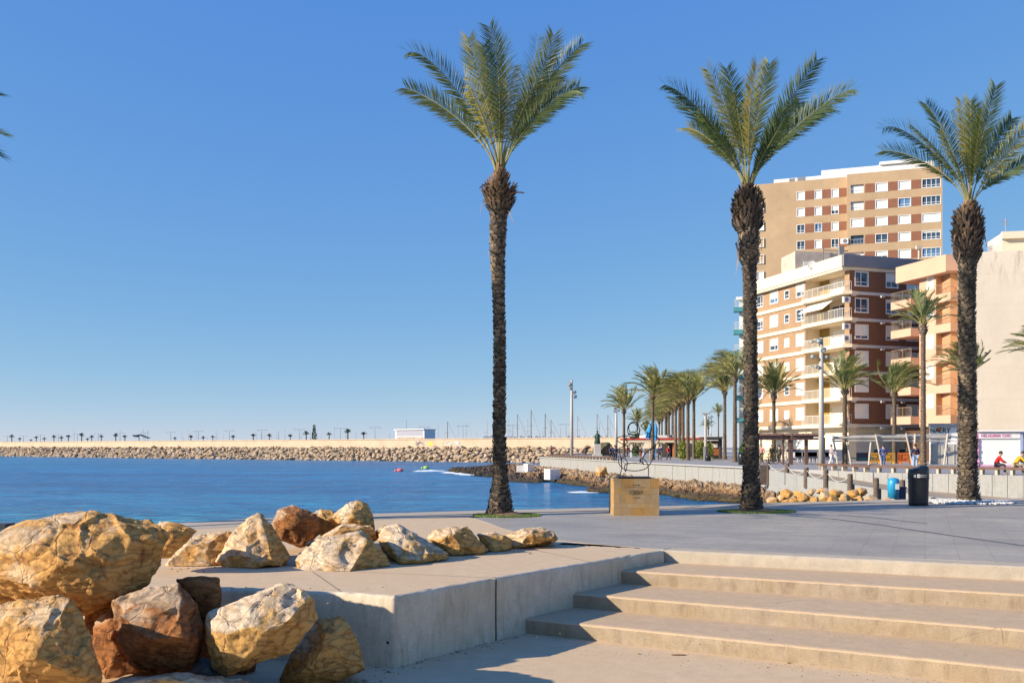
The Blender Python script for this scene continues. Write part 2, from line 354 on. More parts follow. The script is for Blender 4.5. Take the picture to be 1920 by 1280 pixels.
ROCKS = [
 ([(-110,1030),(40,984),(105,962),(165,954),(288,965),(322,1000),(308,1060),(278,1094),(225,1128),(152,1158),(60,1108),(20,1068),(-110,1075)], [(148,968,-.22),(128,1040,-.55),(72,1098,-.42),(205,1122,-.35),(290,1010,-.12),(0,1020,-.35)], 8.55, 1.0, 0, 'largest boulder, cream on its left and ochre on its right, topmost at the left edge', dict(seed=1, L=.028, cdir=(-.95,-.1,.2), bias=-.1)),
 ([(-70,1160),(30,1122),(75,1114),(135,1117),(150,1145),(172,1200),(192,1262),(185,1330),(-70,1330)], [(115,1150,-.2),(40,1180,-.32),(60,1230,-.42),(150,1265,-.3)], 7.3, .8, 0, 'ochre boulder in the bottom left corner under the largest boulder', dict(seed=2, L=.026, cdir=(-.6,-.1,.8), bias=.12)),
 ([(206,1128),(255,1101),(335,1094),(366,1130),(388,1190),(382,1235),(350,1264),(270,1266),(240,1242),(212,1180)], [(225,1150,-.22),(330,1128,-.2),(345,1195,-.35),(275,1200,-.38),(255,1120,-.1)], 8.05, .8, 2, 'dark rust brown boulder with a pale crest between the bottom left boulders', dict(seed=3, L=.026, cdir=(-.45,-.1,.88), bias=.18)),
 ([(325,1083),(385,1080),(412,1082),(417,1135),(390,1165),(345,1120)], [(400,1110,-.15)], 8.75, .6, 2, 'reddish brown boulder peeking out behind the dark rust boulder', dict(seed=4, cdir=(-.2,.3,.9), bias=.5)),
 ([(385,1168),(392,1148),(500,1097),(530,1088),(572,1089),(598,1112),(602,1155),(545,1222),(425,1270),(400,1252),(386,1205)], [(452,1196,-.42),(545,1168,-.28),(470,1140,-.2),(428,1255,-.35),(400,1180,-.25)], 8.05, .7, 1, 'grey cream boulder with an ochre underside in front of the concrete wall', dict(seed=5, L=.024, cdir=(-.35,-.05,.9), bias=-.02)),
 ([(515,1285),(545,1225),(592,1158),(640,1151),(664,1172),(672,1210),(690,1257),(640,1276),(560,1300)], [(600,1200,-.3),(570,1260,-.35),(655,1230,-.15)], 8.65, .45, 0, 'ochre boulder leaning on the concrete wall at its left face', dict(seed=6, L=.026, cdir=(-.9,.2,.3), bias=.3)),
 ([(168,1165),(212,1133),(248,1170),(262,1262),(200,1285),(176,1210)], [(215,1200,-.15)], 8.55, .5, 2, 'very dark brown boulder in the gap left of the rust boulder', dict(seed=7, bias=.4)),
 ([(150,1160),(170,1112),(330,1108),(420,1150),(470,1200),(520,1300),(150,1310)], [], 9.05, .3, 2, 'added near black filler boulder standing in for the deep shade behind the front boulders', dict(seed=27, bias=.6)),  # dark filler, added to stand in for the black shade in the gap
 ([(340,1276),(376,1228),(402,1240),(436,1276),(400,1300)], [(385,1255,-.15)], 8.25, .4, 3, 'small blue grey stone wedged at the bottom between boulders', dict(seed=8, L=.03, rough=.4)),
 ([(140,1282),(240,1266),(330,1264),(455,1268),(530,1292),(500,1340),(140,1340)], [(300,1275,-.4)], 7.7, .6, 0, 'flat cream topped boulder cut off by the bottom edge', dict(seed=9, cdir=(0,-.2,1))),
 ([(-90,1046),(30,1068),(66,1112),(10,1150),(-90,1160)], [(0,1110,-.2)], 8.9, .6, 0, 'brown boulder glimpsed beneath the largest boulder at the left edge', dict(seed=10, bias=.5)),
 ([(296,974),(340,980),(374,994),(352,1014),(320,1045),(285,1050)], [(320,1000,-.15)], 10.9, .6, 0, 'brown boulder half hidden behind the largest boulder', dict(seed=11, bias=.25)),
 ([(308,1062),(330,1034),(355,1003),(392,996),(440,994),(445,1050),(430,1062)], [(350,1020,-.25),(350,1055,-.3),(410,1010,-.15),(400,1060,-.3)], 12.0, .9, 0, 'low ochre cream boulder left of the pointed boulder on the platform', dict(seed=12, bias=-.1), 0),
 ([(398,1062),(407,1042),(440,994),(464,966),(488,954),(503,975),(522,1008),(545,1045),(532,1067)], [(450,1012,-.3),(498,985,-.1),(435,1062,-.35),(515,1060,-.3),(470,1030,-.35)], 11.8, .9, 0, 'pointed cream boulder standing tallest in the left of the platform row', dict(seed=13, bias=-.18), 0),
 ([(508,978),(522,952),(550,945),(572,952),(602,970),(604,1000),(565,1032),(525,1018)], [(545,965,-.3),(580,985,-.15)], 13.0, .8, 2, 'dark amber boulder behind and right of the pointed boulder', dict(seed=14, cdir=(-.9,.1,.3), bias=.1), 0),
 ([(583,962),(600,953),(622,955),(645,968),(642,1003),(600,1006)], [(610,975,-.15)], 13.7, .6, 1, 'small grey cream boulder between the amber boulder and the rounded one', dict(seed=15), 0),
 ([(622,968),(648,943),(670,936),(690,945),(702,968),(708,1000),(640,1000)], [(655,965,-.25),(690,985,-.15)], 13.2, .8, 1, 'rounded upright boulder with vertical pale veins at the back of the row', dict(seed=16, bias=0), 0),
 ([(565,1024),(600,1004),(640,981),(700,984),(716,1012),(640,1030)], [(640,995,-.25)], 12.5, .8, 0, 'slanting ochre slab rock under the rounded upright boulder', dict(seed=17, bias=-.05), 0),
 ([(545,1066),(558,1036),(600,1008),(680,994),(708,1008),(744,1058),(700,1066),(655,1072),(565,1070)], [(600,1030,-.3),(690,1015,-.2),(650,1050,-.35),(620,1070,-.3),(580,1055,-.3)], 11.75, .9, 1, 'wide cream boulder with ochre lower faces at the front of the platform row', dict(seed=18, cdir=(-.65,-.05,.75), bias=-.02), 0),
 ([(706,1000),(720,984),(745,981),(775,996),(852,1040),(845,1049),(775,1060),(745,1060),(715,1030)], [(765,1010,-.25),(760,1050,-.3),(830,1042,-.2)], 12.3, .7, 1, 'grey white wedge shaped boulder sloping down to the right', dict(seed=19, cdir=(-.1,-.1,1), bias=0), 0),
 ([(702,996),(720,983),(729,987),(716,1006),(706,1006)], [(716,996,-.08)], 12.6, .2, 2, 'small reddish stone leaning on the grey white wedge boulder', dict(seed=20, rough=.5), 0),
 ([(793,1002),(815,992),(850,986),(876,984),(892,1000),(920,1032),(900,1041),(852,1044),(812,1022)], [(850,1000,-.25),(860,1036,-.3),(810,1005,-.2)], 13.0, .7, 0, 'flat topped ochre boulder between the grey wedge and the last two', dict(seed=21, bias=.02), 0),
 ([(893,1000),(925,995),(962,1010),(962,1030),(925,1036),(900,1022)], [(925,1010,-.2)], 13.4, .6, 0, 'small brownish boulder beside the last boulder of the row', dict(seed=22, bias=.1), 0),
 ([(930,1004),(985,988),(1015,986),(1044,997),(1051,1015),(1000,1026),(955,1030)], [(985,1000,-.3),(1035,1010,-.2),(960,1015,-.2)], 13.9, .7, 0, 'last boulder at the right end of the platform row, low and tan', dict(seed=23, bias=-.05), 0),
]
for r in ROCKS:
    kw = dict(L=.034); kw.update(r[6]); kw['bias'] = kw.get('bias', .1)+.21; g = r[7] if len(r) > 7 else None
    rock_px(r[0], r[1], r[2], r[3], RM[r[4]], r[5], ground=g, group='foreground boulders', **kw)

# unit boulder meshes for the far piles
def unit_rock(seed, mat, L=.3):
    rr = random.Random(seed)
    pts = []
    for _ in range(16):
        d = Vector((rr.gauss(0, 1), rr.gauss(0, 1), rr.gauss(0, 1))).normalized()
        pts.append(Vector((d.x*rr.uniform(.8, 1.15), d.y*rr.uniform(.7, 1.0), d.z*rr.uniform(.55, .8))))
    o = rock_obj('boulder', pts, mat, L=L, seed=seed, rough=.8, smooth=1, bias=.0 if mat is RM[4] else .3)
    me = o.data; me.transform(Matrix.Translation((0, 0, -.6))); bpy.data.objects.remove(o); return me
UR = [unit_rock(40+i, RM[4], .24) for i in range(7)]
URN = [unit_rock(60+i, RM[0], .16) for i in range(5)]
# breakwater
BA = Vector((-226-217.7*.35, 409+160.8*.35, 0)); BB = Vector((-8.6+217.7*.19, 248.6-160.8*.19, 0))
bd_ = (BB-BA).normalized(); bn_ = Vector((-bd_.y, bd_.x, 0))        # bn_ away from the camera side
if bn_.y < 0: bn_ = -bn_
BL = (BB-BA).length
def bw(s, n, z): return BA+bd_*s+bn_*n+Vector((0, 0, z))
core = MB(); sec = [(-.5, -4), (-.5, -3.0), (7.2, 1.2), (9, 1.2), (9, -4)]
core.add([bw(s, n, z) for s in (0, BL) for n, z in sec], [(i, (i+1) % 5, 5+(i+1) % 5, 5+i) for i in range(5)]+[(4,3,2,1,0),(5,6,7,8,9)])
tag(core.build('breakwater_embankment', M('dark_rubble', (.10,.085,.07), (.05,.045,.04), .5)), 'dark rubble slope under the breakwater boulders', 'embankment', kind='structure')
spots = []
row = [(-.3, -2.5), (.9, -1.9), (2.1, -1.25), (3.3, -.65), (4.5, 0.0), (5.7, .6), (6.9, 1.15)]
for j, (n, z) in enumerate(row):
    s = R.uniform(0, 1)
    while s < BL:
        sc = (R.uniform(.55, 1.0) if R.random() < .6 else R.uniform(1.0, 1.45))*(.95 if j < 5 else .85)
        spots.append((bw(s, n+R.uniform(-.4, .4), z+R.uniform(-.2, .25)), sc, R.uniform(0, 6.28), R.uniform(-.5, .5), R.randrange(7)))
        s += sc*R.uniform(1.15, 1.6)
def vis(p): 
    x = 960+F_*p[0].x/p[0].y; return -30 < x < 1150
spots = [p for p in spots if vis(p)]
spots.sort(key=lambda p: p[0].y)
rest = MB()
for i, (p, sc, rz, rx, k) in enumerate(spots):
    mt = Matrix.Translation(p)@Matrix.Rotation(rz, 4, 'Z')@Matrix.Rotation(rx, 4, 'X')@Matrix.Diagonal((sc, sc, sc, 1))
    if i < 298:
        o = bpy.data.objects.new('boulder', UR[k]); COL.objects.link(o); o.matrix_world = mt
        o.location = p; o.rotation_euler = mt.to_euler(); o.scale = (sc, sc, sc)
        tag(o, 'tan or grey boulder piled on the near end of the far breakwater slope', 'boulder', 'boulders of the far breakwater')
    else:
        me = UR[k]; tv = [0]*len(me.vertices); me.attributes['tint'].data.foreach_get('value', tv)
        n0 = len(rest.v); rest.v += [tuple(mt@v.co) for v in me.vertices]; rest.t += tv
        rest.f += [tuple(a+n0 for a in f.vertices) for f in me.polygons]
tag(rest.build('breakwater_boulders', RM[4], smooth=False), 'band of tan and grey boulders along the far breakwater', 'boulders', kind='stuff')
M_BWALL = M('breakwater_wall_paint', (.54,.43,.31), (.44,.345,.25), .35, .8)
w = MB(); sec = [(7.6, 1.0), (7.6, 3.7), (7.4, 3.75), (7.4, 3.98), (9.0, 3.98), (9.0, 1.0)]
w.add([bw(s, n, z) for s in (0, BL) for n, z in sec], [(i, (i+1) % 6, 6+(i+1) % 6, 6+i) for i in range(6)]+[(5,4,3,2,1,0),(6,7,8,9,10,11)])
seawall = thing('sea_wall', tuple(bw(BL/2, 8, 1)), 'long beige wall running along the top of the breakwater', 'wall')
w.build('wall_body', M_BWALL, seawall)
def bws(px, n=7.6):   # s on the breakwater line seen at pixel column px
    k = (px-960)/F_; o = BA+bn_*n
    return (k*o.y-o.x)/(bd_.x-k*bd_.y)
def graffiti(px0, px1, y0, y1, colr, n, seed):
    g = MB(); rr = random.Random(seed)
    for i in range(n):
        a = bws(rr.uniform(px0, px1)); Yd = (BA+bd_*a+bn_*7.57).y
        z0 = EZ-(rr.uniform(y0, y1)-HY)/F_*Yd
        pts = [bw(a+rr.uniform(-.5, .5), 7.585, z0+rr.uniform(-.35, .35)) for _ in range(4)]
        g.tube(pts, .09, 4)
    return g
graffiti(781,794,828,834,None,16,1).build('graffiti', M('graffiti_grey', (.25,.22,.26), (.4,.38,.4), 3), seawall)
graffiti(832,846,829,835,None,14,2).build('graffiti', M('graffiti_white', (.8,.8,.8), (.6,.6,.6), 3), seawall)
graffiti(852,868,829,836,None,12,4).build('graffiti', MATS['graffiti_white'], seawall)
g = MB(); a = bws(808); c = bw(a, 7.56, EZ+6.5/F_*bw(a, 7.6, 0).y)
ring = [c+bd_*math.cos(t)*.85+Vector((0, 0, math.sin(t)*.62)) for t in [i*2*math.pi/18 for i in range(18)]]
ring2 = [p+bn_*.03 for p in ring]
g.add(ring+ring2, [tuple(range(18)), tuple(range(35, 17, -1))]+[(i, (i+1) % 18, 18+(i+1) % 18, 18+i) for i in range(18)])
tag(g.build('painted_disc', M('graffiti_yellow', (.75,.55,.04), (.6,.42,.03), 3), seawall), 'round yellow painted spot')

# ------------------------------------------------------------- ground surfaces
def struct(mb, name, mat, label, **kw): return tag(mb.build(name, mat, **kw), label, None, None, 'structure')
w = MB(); S = 5000; w.add([(-S,-60,-2.5),(S,-60,-2.5),(S,S,-2.5),(-S,S,-2.5)], [(0,1,2,3)])
struct(w, 'water', M_WATER, 'blue sea in the bay')
# platform edge line (left face + curved side wall)
EL = [G(x, y) for x, y in [(-500,1085),(200,1098),(417,1105),(640,1110.5),(740,1117.5)]]
ER_ = [G(x, y) for x, y in [(740,1117.5),(835,1100),(930,1083),(1035,1065),(1140,1048),(1245,1031)]]
_c = EL[-1]; _a = _c+(EL[-2]-_c).normalized()*.05; _b = _c+(ER_[1]-_c).normalized()*.05
_arc = [_a*(1-t)**2+_c*2*t*(1-t)+_b*t*t for t in (0, .2, .4, .6, .8, 1)]
EL = EL[:-1]+_arc; ER = [_b]+ER_[1:]
kerb_out = [G(x, y) for x, y in [(-500,1052),(-100,1010),(120,990),(337,980),(450,974),(713,963),(900,957.5),(1140,952),(1245,949),(1442,943),(1698,936.5),(1920,934)]]
kerb_out.append(kerb_out[-1]+Vector((30, 6, 0)))
def off(poly, d):
    r = []
    for i, p in enumerate(poly):
        a = poly[max(0, i-1)]; b = poly[min(len(poly)-1, i+1)]; t = (b-a).normalized(); n = Vector((t.y, -t.x, 0))
        r.append(p+n*d)
    return r
kin = off(kerb_out, .95)
def strip(mb, a, b, z0, z1):
    for i in range(len(a)-1): mb.prism([a[i], a[i+1], b[i+1], b[i]], z0, z1)
k = MB(); strip(k, kerb_out, off(kerb_out, .93), -2.9, .012); struct(k, 'kerb', M_KERB, 'pale concrete edging along the water', bevel=0)
k = MB(); strip(k, kerb_out, off(kerb_out, 2.6), -3, -.03); struct(k, 'quay_base', M('dark_joint', (.08,.075,.07)), 'dark joint line beside the kerb')
kin = off(kerb_out, .97); k2 = off(kerb_out, 1.55)
k = MB(); strip(k, kin, off(kerb_out, 1.53), -2.9, .0); struct(k, 'kerb_strip', M_KERB, 'second pale concrete strip along the water')
inner = off(kerb_out, 1.56)
# border between beige platform and grey paving
bor = [G(887,970.5), G(947,992), G(1052,1014), G(1130,1021), G(1245,1030)]
li = inner[:6]+[G(878,969.5)]
plat = [Vector(p) for p in EL]+[Vector(p) for p in ER[1:]]+bor[::-1][1:]+li[::-1]
# top sheet with rounded rim along the edge
def tri_sheet(poly, z, name, mat, label, thick=.7):
    mb = MB(); mb.prism([(p[0], p[1]) for p in poly], z-thick, z); return struct(mb, name, mat, label)
edge_path = EL+ER[1:]
def resample(pts, d):
    out = [pts[0].copy()]
    for a, b in zip(pts[:-1], pts[1:]):
        n = max(1, int((b-a).length/d))
        for i in range(1, n+1): out.append(a.lerp(b, i/n))
    return out
inset = off(edge_path, -.055)
tri_sheet(off(edge_path, -.04)+plat[len(edge_path):], -.006, 'platform_base', M_PLAT, 'concrete base of the platform')
tri_sheet(inset+plat[len(edge_path):], 0, 'platform', M_PLAT, 'beige concrete platform behind the low wall')
def edge_wall(path, name, mat, label, zb, jitter=.008):
    """wall with a worn rounded arris; local section swept along path"""
    pts = resample([Vector(p) for p in path], .05); mb = MB(); rows = []
    sec = [(-.06, 0.0015), (-.05, .0015), (-.04, .001), (-.02, -.004), (-.006, -.014), (0, -.03), (0, -.12), (0, -.25), (0, -.4), (0, -.55), (0, zb)]
    for i, p in enumerate(pts):
        a = pts[max(0, i-1)]; b = pts[min(len(pts)-1, i+1)]; t = (b-a).normalized(); n = Vector((t.y, -t.x, 0))
        row = []
        for j, (o, z) in enumerate(sec):
            q = p+n*o+Vector((0, 0, z))
            if 2 <= j <= 5:
                e = noise.noise(q*9)*jitter+noise.noise(q*31)*jitter*.6; e -= max(0, noise.noise(q*5+Vector((3,3,3)))-.35)*.022
                q += n*min(0.004, e)+Vector((0, 0, min(0.0, e)))
            elif j > 5: q += n*noise.noise(q*1.3)*.004
            row.append(q)
        rows.append(row)
    m = len(sec)
    mb.add([q for r in rows for q in r], [(i*m+j, i*m+j+1, (i+1)*m+j+1, (i+1)*m+j) for i in range(len(rows)-1) for j in range(m-1)])
    # end caps
    mb.f.append(tuple(range(m))); mb.f.append(tuple((len(rows)-1)*m+j for j in range(m))[::-1])
    return mb
jn = MB()
for a, b in ((G(930.5,1083.5), G(655,1071)),(G(640,1109.5), G(585,1071)),(G(1105,1053), G(985,1027))):
    d = (b-a).normalized(); n = Vector((d.y, -d.x, 0)); pp = resample([a+d*.02, b], .2)
    jn.add([p+n*.004+Vector((0,0,.0045)) for p in pp]+[p-n*.004+Vector((0,0,.0045)) for p in pp], [(i, i+1, len(pp)+i+1, len(pp)+i) for i in range(len(pp)-1)])
struct(jn, 'platform_joints', M('joint_line', (.17,.14,.11), (.12,.10,.08), 8), 'thin joints across the beige platform')
wall = thing('concrete_wall', tuple(G(740,1248,-.72)), 'low grey concrete wall with a vertical joint, edging the platform beside the steps', 'wall')
p1 = resample(ER, .05); cut = min(range(len(p1)), key=lambda i: abs(960+F_*p1[i].x/p1[i].y-931))
gap = .012
d_ = (p1[cut+1]-p1[cut]).normalized()
segA = EL+[q for q in p1[1:cut]]+[p1[cut]-d_*gap]; segB = [p1[cut]+d_*gap]+p1[cut+1:]
for sg in (segA, segB): edge_wall(sg, 'wall_panel', M_WALL, '', -.9).build('wall_panel', M_WALL, wall, smooth=True)
n_ = Vector((d_.y, -d_.x, 0)); q = p1[cut]-n_*.02
jm = MB(); jm.obox(q, d_, -n_, -.011, .011, 0, .15, -.8, -.012); jm.build('joint_filler', M('joint_filler', (.16,.16,.17)), wall)
# drain hole with rust trail
hp = EL[-6].lerp(EL[-7], .05)+Vector((0, 0, -.47)); td = (EL[-6]-EL[-7]).normalized(); hn = Vector((td.y, -td.x, 0))
hm = MB(); hm.tube([hp-hn*.05, hp+hn*.004], .014, 12); hm.build('drain_hole', M('hole_black', (.01,.01,.01)), wall)
# steps
def line_at(a, b, z, x0=None):
    """nosing segment through two pixels at height z, extended left (into wall) and right"""
    A = G(a[0], a[1], z); B = G(b[0], b[1], z); d = (B-A).normalized(); return A-d*1.7, A+d*13
steps = thing('concrete_steps', tuple(G(1500,1215,-.72)), 'wide warm beige concrete steps climbing to the grey plaza', 'steps')
NOS = [((1245,1030.5),(1920,1061.5),0.0), ((1168,1069),(1920,1113.6),-.18), ((1100,1113.6),(1920,1180),-.36), ((1100,1170),(1920,1253.7),-.54)]
L_ = [line_at(a, b, z) for a, b, z in NOS]
def step_mesh(A, B, A2, B2, z, drop, flat=.0):
    d = (B-A).normalized(); n = Vector((d.y, -d.x, 0))
    if n.y > 0: n = -n
    pts = resample([A, B], .06); m = 8; top = MB(); ris = MB(); rows = []; 
    sec = [(-.10, 0), (-.035, 0), (-.012, -.006), (0, -.02)]
    sec2 = [(0, -.02), (0.002, -.06), (-.001, -.11), (-.004, -drop)]
    def mk(sec, jit):
        mb = MB(); k = len(sec); vv = []
        for p in pts:
            for j, (o, zz) in enumerate(sec):
                q = Vector((p.x, p.y, z))+n*o+Vector((0, 0, zz))
                key = Vector((p.x, p.y, z))+Vector((0, 0, zz))
                if abs(o) < .04: e = noise.noise(key*8)*.006+noise.noise(key*29)*.004-max(0, noise.noise(key*4.3)-.42)*.07; q += n*min(e, .004); 
                if abs(o) < .04 and zz > -.03: q.z += min(0, noise.noise(key*11+Vector((5,5,5))))*.008
                vv.append(q)
        mb.add(vv, [(i*k+j, i*k+j+1, (i+1)*k+j+1, (i+1)*k+j) for i in range(len(pts)-1) for j in range(k-1)]); return mb
    return mk(sec, 1), mk(sec2, 1), n
for i in range(4):
    A, B = L_[i]; z = NOS[i][2]
    t_, r_, n = step_mesh(A, B, None, None, z, .2)
    if i == 0:
        o = r_.build('kerb', M_KERB, steps, smooth=True); t_.build('kerb_top', M_KERB, o, smooth=True)
        kt = MB(); kt.prism([A-n*.34, B-n*.34, B-n*.10, A-n*.10], -.3, 0.0); kt.build('kerb_slab', M_KERB, o)
    else:
        A0, B0 = L_[i-1]
        body = MB(); body.prism([A-n*.10, B-n*.10, B0-n*.1, A0-n*.1], z-.3, z)
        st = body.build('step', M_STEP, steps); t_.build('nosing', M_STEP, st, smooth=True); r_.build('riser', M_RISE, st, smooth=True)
n0 = (L_[0][1]-L_[0][0]).normalized(); nn0 = Vector((n0.y, -n0.x, 0)); nn0 = nn0 if nn0.y < 0 else -nn0
plaza = [ER[-1]-nn0*.345+n0*0.02, L_[0][1]-nn0*.345, L_[0][1]+Vector((25, 0, 0))]+[inner[-1]]+inner[::-1][1:7]
plaza = [p for p in plaza if 960+F_*p.x/p.y > 885 or p.y < 8]+[G(889,970.8)]+[b+Vector((.004, 0, 0)) for b in bor[1:]]
tri_sheet(plaza, .004, 'plaza', M_PAVE, 'grey paved plaza under the palms')
lg = MB(); lg.prism([(-30,-12),(30,-12),(30,14.5),(3.5,14.5),(-30,12.5)], -1.6, -.72); struct(lg, 'pavement', M_PLAT, 'beige concrete landing at the foot of the steps')
ub = MB(); bb2 = [p.copy() for p in bor[:-1]]+[bor[-1].lerp(bor[-2], .15)]; strip(ub, off(bb2, .35), off(bb2, -.35), -.5, -.003); struct(ub, 'paving_bed', M_PLAT, 'bed under the border of the paving')
# dark bands across the paving
def band(pts, w, name='paving_band'):
    mb = MB(); a = [G(x, y, .008) for x, y in pts]; a = resample(a, .15)
    l = off(a, w/2); r = off(a, -w/2)
    l = [p+Vector((0,0,0))+Vector((noise.noise(p*3)*.03, noise.noise(p*3+Vector((9,0,0)))*.03, 0)) for p in l]
    mb.add(l+r, [(i, i+1, len(l)+i+1, len(l)+i) for i in range(len(l)-1)]); return struct(mb, name, M('dark_band', (.14,.14,.155), (.10,.10,.11), 8), 'dark band across the grey paving')
band([(1455,964),(1560,972),(1640,982),(1760,1000),(1925,1023)], .10)
band([(1572,964.5),(1640,970),(1700,977),(1738,980.5)], .09)
# promenade land and front wall
WL = [Vector(p) for p in [(15,232,0),(4.3,141,0),(14.2,106,0),(12.9,90,0)]]
def GP(x, y): return G(x, y, 0)
WT = [GP(1013.5,856.5), GP(1158,864), GP(1210,867), GP(1300,871), GP(1395,875), GP(1438,878)]
BK = [GP(1546,881), GP(1640,885), GP(1780,888), GP(1920,891)]; BK.append(BK[-1]+(BK[-1]-BK[-2])*6)
land = [Vector((18,245,0))]+WT+BK+[Vector((3500,20,0)), Vector((3500,4500,0)), Vector((700,4500,0)), Vector((90,330,0))]
lm = MB(); lm.prism([(p.x, p.y) for p in land], -3.2, 0); struct(lm, 'promenade', M('promenade_grey', (.33,.33,.34), (.25,.25,.26), .3), 'grey paved promenade beyond the bay')
def panel_wall(path, zt, zb, pw, th, name, label, mat, cap=True):
    root = thing(name, (path[0].x, path[0].y, zb if not callable(zb) else -1.4), label, 'wall')
    mb = MB()
    for a, b in zip(path[:-1], path[1:]):
        L = (b-a).length; d = (b-a).normalized(); n = Vector((d.y, -d.x, 0))
        if n.y > 0: n = -n
        k = max(1, round(L/pw))
        for i in range(k):
            s0, s1 = i*L/k+.012, (i+1)*L/k-.012
            o = R.uniform(-.008, .008)
            mb.obox(a, d, n, s0, s1, .01+o, th+o, zb, zt+R.uniform(-.01, .004))
        if cap: pass
    mb.build('panels', mat, root); return root
M_PAN = concrete('white_panel', (.33,.34,.345), (.28,.29,.295), (.31,.31,.30), streak=True, crack=False)
panel_wall(WT, .0, -1.75, 1.35, .12, 'promenade_wall', 'white panelled sea wall left of the ramp, above the rocky shelf', M_PAN)
panel_wall(BK, .0, -1.9, .85, .12, 'promenade_wall', 'white panelled wall under the long bench behind the litter bin', M_PAN)
cp = MB(); strip(cp, [p for p in WT], [p+Vector((-.2,-.5,0)) for p in WT], -.08, .03); struct(cp, 'promenade_kerb', M('kerb_grey', (.42,.42,.42)), 'grey coping of the promenade')
# ramp
RN = [GP(1443,880), G(1500,890.5,-.18), G(1554,900,-.36), G(1668,919,-.78), Vector((21.6,44,-1.1)), Vector((25,38,-1.3))]
RB = [GP(1470,879)+Vector((0,.3,0)), GP(1546,881).lerp(GP(1470,879), .5), GP(1546,881), GP(1640,885), GP(1740,887.3), GP(1920,891)]
rb = [Vector((p.x, p.y, q.z)) for p, q in zip(RB, RN)]
rb[2].z = -.30; rb[3].z = -.62; rb[4].z = -1.0; rb[5].z = -1.25
rm = MB(); n = len(RN)
rm.add(RN+rb+[p-Vector((0,0,2.2)) for p in RN]+[p-Vector((0,0,2.2)) for p in rb], [(i, i+1, n+i+1, n+i) for i in range(n-1)])
struct(rm, 'ramp', M_SAND, 'sandy ramp going down to the beach')
bt_ = MB(); bt_.prism([(16.5,27.6),(200,20),(200,60),(27,50),(24,43.5)], -3, -1.3); struct(bt_, 'beach_ground', M_SAND, 'sandy ground below the ramp')
lw = thing('ramp_wall', tuple(RN[2]), 'low white wall along the near side of the ramp', 'wall'); wm = MB()
for a, b in zip(RN[:-1], RN[1:]):
    d = Vector((b.x-a.x, b.y-a.y, 0)).normalized(); nn = Vector((d.y, -d.x, 0)); nn = nn if nn.x < 0 else -nn
    q = [a, b, b+nn*.2, a+nn*.2]
    wm.add([p+Vector((0,0,.02)) for p in q]+[Vector((p.x,p.y,-2.2)) for p in q], [(0,1,2,3),(7,6,5,4),(3,2,6,7),(0,4,5,1),(1,5,6,2),(0,3,7,4)])
wm.build('wall_body', M_PAN, lw)
# posts with rope
posts = [(1439.5,864.6,908.4),(1475.6,869,908),(1511.7,875.7,914.4),(1548.6,880,915),(1594,887.8,919.6),(1643,895.5,931.6),(1692,899,936)]
tops = []
for i, (x, y0, y1) in enumerate(posts):
    k = min(range(len(RN)), key=lambda j: abs(960+F_*RN[j].x/RN[j].y-x))
    # interpolate ramp edge depth at this column
    Yd = None
    for a, b in zip(RN[:-1], RN[1:]):
        pa = 960+F_*a.x/a.y; pb = 960+F_*b.x/b.y
        if pa <= x <= pb: t = (x-pa)/(pb-pa); Yd = a.y+(b.y-a.y)*t
    if Yd is None: Yd = RN[0].y if x < 1443 else RN[3].y
    Yd -= .45; a = P(x, y1, Yd); b = P(x, y0, Yd); tops.append(b)
    mb = MB(); mb.tube([a, a.lerp(b, .5), b-Vector((0,0,.05)), b], [.15, .145, .14, .11], 10)
    if i == 0: mb.box(a.x-.55, a.x-.12, Yd-.1, Yd+.2, a.z, b.z-.25)
    lab = ['thick grey wooden post at the top of the ramp', 'second wooden rope post down the ramp', 'third wooden rope post down the ramp', 'fourth wooden rope post, mid ramp', 'fifth wooden rope post down the ramp', 'sixth wooden post, left of the blue bin', 'last wooden post, right of the blue bin'][i]
    solo(mb, 'wooden_post', M('post_wood', (.15,.11,.085), (.08,.06,.05), 3, .8, .5, 30), lab, 'post', 'rope posts along the ramp')
M_ROPE = M('rope', (.62,.58,.50), (.5,.46,.4), 20)
for i in range(4):
    a, b = tops[i]-Vector((0,0,.12)), tops[i+1]-Vector((0,0,.12)); mb = MB()
    mb.tube([a.lerp(b, t/12)-Vector((0,0,.42*math.sin(math.pi*t/12))) for t in range(13)], .018, 6)
    solo(mb, 'rope', M_ROPE, ['rope sagging between the first two ramp posts','rope sagging between the second and third ramp posts','rope sagging between the third and fourth ramp posts','rope sagging between the fourth and fifth ramp posts'][i], 'rope', 'ropes of the ramp')
# rocky shelf
def Wp(x, y): return G(x, y, -2.5)
Wl = [Wp(836,884), Wp(862,889), Wp(886,893.6), Wp(925,895), Wp(956,903.5), Wp(1008,905.6), Wp(1030,902), Wp(1065,909), Wp(1104,912.5), Wp(1100,923), Wp(1146,925), Wp(1236,927), Wp(1300,938), Wp(1353,941), Wp(1420,947), Vector((13.5,40,0)), Vector((14,30,0)), Vector((16,27.3,0))]
Il = [G(850,878,-2.4), G(880,876,-2.3), G(920,872,-2.2), G(960,869.5,-2.0), G(1000,871,-1.7)]+[Vector((p.x, p.y-.2, -1.5)) for p in (WT[0], WT[0].lerp(WT[1], .3), WT[0].lerp(WT[1], .6), WT[1], WT[1].lerp(WT[2], .3), WT[1].lerp(WT[2], .8), WT[2], WT[3], WT[3].lerp(WT[4], .5), WT[5])]+[Vector((17.6,52,-1.6)), Vector((20,46,-1.55)), Vector((26,36,-1.4))]
def dens(pl, k):
    out = []
    for a, b in zip(pl[:-1], pl[1:]):
        for i in range(k): out.append(a.lerp(b, i/k))
    out.append(pl[-1]); return out
W2 = dens(Wl, 26); I2 = dens(Il, 26); NV = 64; sv = []; st = []
